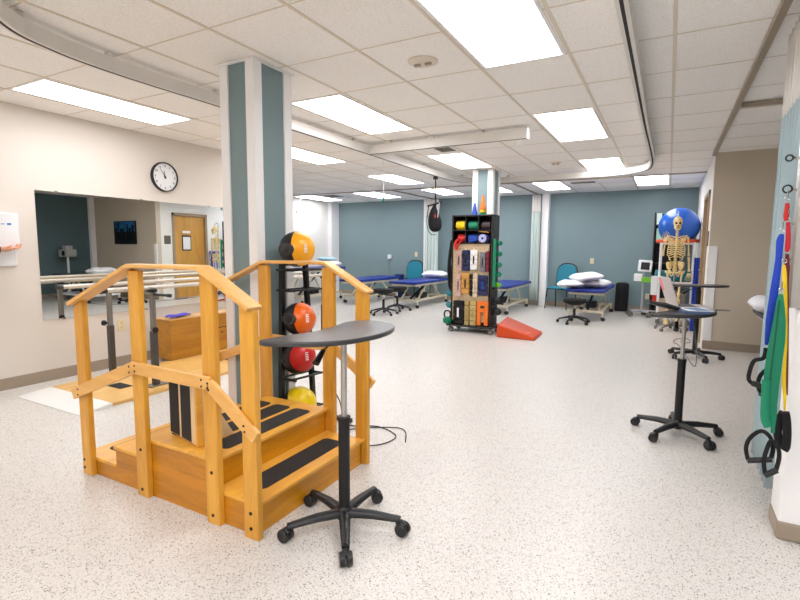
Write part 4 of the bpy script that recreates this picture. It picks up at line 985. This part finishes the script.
for s in (-1, 1):
    q = MB(); bone(q, (s*.125, .01, .97), (s*.085, 0, .58), .0165); q.ball((s*.15, .01, .96), .022, 10); q.ball((s*.085, -.025, .57), (.022, .012, .024), 10)
    bone(q, (s*.08, .01, .545), (s*.08, .03, .2), .014); bone(q, (s*.108, .02, .52), (s*.11, .035, .2), .006)
    q.ball((s*.09, .03, .175), (.03, .035, .025), 10); q.ball((s*.09, .07, .16), (.02, .03, .022), 10)
    for i in range(5): q.tube([(s*(.07+.013*i), -.0, .165), (s*(.062+.018*i), -.09, .125), (s*(.058+.02*i), -.14, .115)], [.01, .007, .005], 6)
    S('leg', q)
MB().tube([(0, .1, .1), (0, .1, 1.3), (0, .12, 1.9), (0, .06, 1.93), (0, .01, 1.88), (0, .01, 1.84)], .012, 10).build('stand_pole', CHROME, sk)
MB().tube([(0, .1, 1.0), (0, .03, 1.0)], .01, 8).build('support_rod', CHROME, sk)
star_base(sk, .27, .3, .1, .028, .016, GREYST)
# storage rack with ball, mat etc.
wf = thing('storage_cart', 'white tubular frame storage cart under the blue exercise ball', 'cart', (.12, 9.75, 0))
fx0, fx1, fy0, fy1 = -.12, .38, 9.55, 9.95
for x in (fx0, fx1):
    for y in (fy0, fy1): tb('upright', [(x, y, .08), (x, y, 1.4)], .022, WHT, wf, 8)
for z in (1.39, .72, .12):
    MB().tube([(fx0, fy0, z), (fx1, fy0, z), (fx1, fy1, z), (fx0, fy1, z)], .02, 8, closed=True).build('frame_ring', WHT, wf, world=True)
    MB().box(fx0, fx1, fy0, fy1, z-.008, z+.006).build('shelf', GREY if z < 1 else WHT, wf, world=True)
for x in (fx0, fx1):
    for y in (fy0, fy1):
        cs = caster(wf, 0, 0, .035, wd=.028, mt=GREYST); cs.location = (x-.12, y-9.75, 0)
rg = MB().torus((.12, 9.75, 1.43), .3, .03, n=32).build('support_ring', C('orange_red_plastic', (225, 80, 40))); tag(rg, 'orange-red ring on the white cart carrying the ball', 'ring')
tag(MB().ball((0, 0, 0), .315, 48).build('exercise_ball', BALLBLUE), 'large blue exercise ball on top of the white cart', 'exercise ball').location = (.13, 9.75, 1.68)
tr = thing('mat_roll', 'teal rolled exercise mat lying across the white cart', 'mat', (.12, 9.74, .83))
MB().tube([(-.31, 0, 0), (.24, 0, 0)], .1, 24).build('roll', TEALP, tr, bevel=.01); MB().torus((-.311, 0, 0), .05, .008, M=Ry(PI/2)).build('roll_end', C('teal_dark', (0, 84, 96)), tr)
tag(MB().box(-.1, .1, -.1, .1, 0, .45).build('grey_bin', C('bin_greybrown', (120, 112, 104)), bevel=.01), 'grey bin on the lowest shelf of the white cart', 'bin').location = (.2, 9.75, .127)
tag(MB().box(-.09, .09, -.1, .1, 0, .3).build('cream_box', CREAM, bevel=.006), 'cream box on the lowest shelf of the white cart, left side', 'box').location = (-.01, 9.75, .127)
bm = thing('folded_mat', 'tall royal blue folded mat leaning by the door frame', 'mat', (.40, 9.06, 0))
for k in range(3): MB().box(-.04+k*.027, -.014+k*.027, -.13, .13, .0, 1.16).build('panel', C('mat_blue', (20, 60, 175), .4), bm, bevel=.008)
q = MB()
for k in range(8): q.box(-.0415, -.04, -.03, .03, .7+k*.05, .735+k*.05)
q.build('white_lettering', WHT, bm, smooth=False)
# dark shelving unit behind
su = thing('shelf_unit', 'narrow dark shelf unit against the teal wall behind the ball', 'shelf', (-.05, 11.05, 0))
for x in (-.27, .17): MB().box(x-.01, x+.01, 10.85, 11.28, 0, 2.0).build('side_panel', BK, su, world=True)
MB().box(-.27, .17, 11.26, 11.28, 0, 2.0).build('back_panel', BK, su, world=True)
for z in (.1, .55, 1.0, 1.4, 1.75): MB().box(-.26, .16, 10.85, 11.26, z, z+.02).build('shelf', BK, su, world=True)
for x, z, w_, h_, mt, nm in ((-.2, 1.77, .09, .22, C('box_white_green', (205, 222, 212)), 'white box on top shelf of the dark shelf unit, left'), (-.06, 1.77, .1, .16, WHT, 'white box on top shelf beside the taller box'), (-.17, 1.42, .13, .28, C('box_mint', (160, 200, 180)), 'pale green box on second shelf of the dark shelf unit'), (-.15, .57, .16, .2, GREY, 'grey box on a lower shelf of the dark shelf unit')):
    tag(MB().box(-w_/2, w_/2, -.1, .1, 0, h_).build('carton', mt, bevel=.004), nm, 'box').location = (x, 11.0, z)
# vital-signs monitor cart
vm = thing('monitor_cart', 'vital signs monitor on a rolling pole with green basket', 'medical cart', (-.4, 10.5, 0))
mon = MB().box(-.16, .08, -.05, .08, .86, 1.08, M=T(0, 0, 0) @ Ry(.06)).build('monitor', WHT, vm, bevel=.02, seg=3)
MB().box(-.11, .04, -.053, -.05, .9, 1.04, M=Ry(.06)).build('screen', SCREEN, mon)
MB().box(-.16, -.02, -.1, .03, .68, .82).build('cuff_box', WHT, vm, bevel=.01)
MB().box(-.03, .26, -.12, .12, .66, .69).box(-.03, .26, -.12, -.11, .69, .76).box(.25, .26, -.12, .12, .69, .76).build('basket', C('basket_green', (120, 190, 50)), vm, bevel=.005)
MB().cyl((0, 0, .1), (0, 0, .88), .02).build('pole', GREY, vm); star_base(vm, .25, .2, .1, .045, .02, GREY)
tag(MB().box(-.07, 0, -.06, .06, 0, .17).build('sharps_container', RED, bevel=.01), 'red pouch hooked on the left side of the white cart', 'container').location = (-.143, 9.66, .33)
tag(MB().box(-.1, 0, -.012, .012, 0, .33).build('paper_sheet', PAPER, bevel=.002), 'white sheet clipped to the white cart above the red pouch', 'paper').location = (-.143, 9.55, .5)

# ------------------------------------------------------------------ hanging bands and steel panel (right edge)
spn = thing('steel_panel', 'grey steel panel standing on the white half wall', 'panel', (.9, 2.66, 1.03))
MB().box(.455, 1.3, 2.6, 2.66, 1.035, 1.755).build('plate', STEEL, spn, world=True, bevel=.01, seg=3)
MB()  .box(.475, 1.28, 2.592, 2.6, 1.33, 1.342).build('seam', CHROME, spn, world=True, smooth=False)
hkb = MB()
for z in (1.66, 1.53, 1.39, 1.24, 1.13): hkb.cyl((.455, 2.62, z), (.43, 2.6, z), .006, 8)
hkb.build('hook', CHROME, spn, world=True)
def ring(x, y, Y, r, label):
    p = atY(x, y, Y); o = MB().torus((0, 0, 0), r, .0035, M=Rx(PI/2) @ Rz(.3), n=24).build('hook_ring', BLACKM); o.location = p
    tag(o, label, 'ring', 'black rings at the steel panel edge')
ring(789.5, 158, 2.6, .012, 'upper black ring at the edge of the steel panel'); ring(787.5, 189, 2.55, .015, 'lower black ring holding the red band')
def band(name, pts, mt, label, Y, th=.35, group='coloured resistance bands'):
    P = [atY((x0+x1)/2, y, Y+dy) for x0, x1, y, dy in pts]; W_ = [(atY(x1, y, Y)-atY(x0, y, Y)).x*.5 for x0, x1, y, dy in pts]
    PP = [Vector((a.x, a.y, a.z)) for a in P]; P2 = smoothpts(PP, 5)
    n = len(P2); R_ = []
    for i in range(n):
        t = i/(n-1)*(len(W_)-1); k = min(int(t), len(W_)-2); R_.append(W_[k]*(1-(t-k))+W_[k+1]*(t-k))
    t = thing('resistance_band', label, 'resistance band', tuple(P[0]), group=group)
    MB().tube(P2, R_, 12, sx=th, up=(1, 0, 0)).build('band', mt, t, world=True)
    p = P[0]; MB().torus(p+Vector((0, 0, .016)), .008, .002, M=Rx(PI/2)).tube([p+Vector((0, 0, .02)), p+Vector((0, 0, .05))], .003, 6).build('carabiner', CHROME, t, world=True)
    return t
def grip(t, pts, bar, Y, r=.0085):
    MB().tube(smoothpts([atY(x, y, Y) for x, y in pts], 5), r, 8, sx=.7).build('handle_strap', BLACKF, t, world=True)
    if bar: MB().cyl(atY(*bar[0], Y), atY(*bar[1], Y), .012, 12).build('handle', BLACKP, t, world=True)
b1 = band('r', [(785, 789, 203, 0), (784.5, 790, 207, 0), (784, 788.5, 211, 0), (783, 789, 216, 0), (784, 788, 221, 0)], RED, 'short bright red band topmost at the steel panel edge', 2.54)
b2 = band('r', [(786, 790, 222, 0), (785.5, 791, 235, 0), (784.5, 790.5, 248, 0), (785.5, 788, 252, 0)], C('crimson', (205, 22, 44)), 'crimson band hanging right under the short red one', 2.57)
b6 = band('r', [(785, 789, 254, 0), (784, 790, 268, 0), (783.5, 789, 285, 0), (786, 789, 330, 0), (785, 788, 395, 0)], MAROON, 'dark maroon band hanging behind the yellow one', 2.585)
b3 = band('r', [(780, 784, 234, 0), (776, 784, 241, 0), (775, 782, 260, 0), (770, 779, 290, 0), (765.5, 774.5, 320, 0), (764.5, 768, 345, 0)], C('band_blue', (10, 62, 185)), 'wide blue band hanging left of the green one', 2.54)
grip(b3, [(766, 348), (763.5, 358), (754, 361), (749.5, 372), (749, 380), (754, 384), (763, 388)], ((752, 383), (765, 388)), 2.52)
b4 = band('r', [(782.5, 785.5, 265, 0), (782, 787, 275, 0), (783, 787.5, 300, 0), (784.5, 787.5, 340, 0), (783, 786.5, 360, 0), (781.5, 786, 380, 0), (783, 786.5, 398, 0), (783.5, 785.5, 411, 0)], YEL, 'yellow band hanging against the white half wall', 2.53)
grip(b4, [(784, 412), (779.5, 420), (777.5, 432), (779.5, 444), (781, 446)], None, 2.52, .016)
grip(b4, [(785, 412), (786.5, 420), (787, 434), (786, 446), (783.5, 450)], None, 2.5, .016)
b5 = band('r', [(779, 783, 294, 0), (776.5, 784, 301, 0), (773, 786, 320, 0), (769, 785.5, 340, 0), (764, 781.5, 370, 0), (763, 778, 400, 0), (766, 777.5, 409, 0), (768.5, 776.5, 419, 0), (770.5, 775, 428, 0), (770.5, 775, 433, 0)], GRN, 'broad green band hanging in front, with two black handles', 2.49, th=.25)
MB().tube(smoothpts([atY(*a) for a in ((766, 380, 2.45), (765, 400, 2.45), (764.5, 418, 2.45), (768, 427, 2.45))], 5), .015, 8, sx=.5, up=(1, 0, 0)).build('second_strand', GRN, b5, world=True)
MB().tube(smoothpts([atY(*a) for a in ((779, 300, 2.465), (776, 330, 2.455), (771, 370, 2.455), (768, 405, 2.46))], 5), .004, 6).build('fold_edge', C('green_dark', (0, 92, 66)), b5, world=True)
grip(b5, [(748, 460), (746, 448), (750, 438), (761, 431), (770, 437), (773, 448), (771, 458)], ((747, 460.5), (772, 459.5)), 2.47)
grip(b5, [(765, 474), (764, 460), (768, 446), (772, 441), (778, 448), (779, 458), (776, 470)], ((764.5, 475.5), (777, 470)), 2.44)
grip(b3, [(766, 370), (760, 376), (758, 386), (762, 394), (767, 397)], ((760, 393), (768, 398)), 2.55)
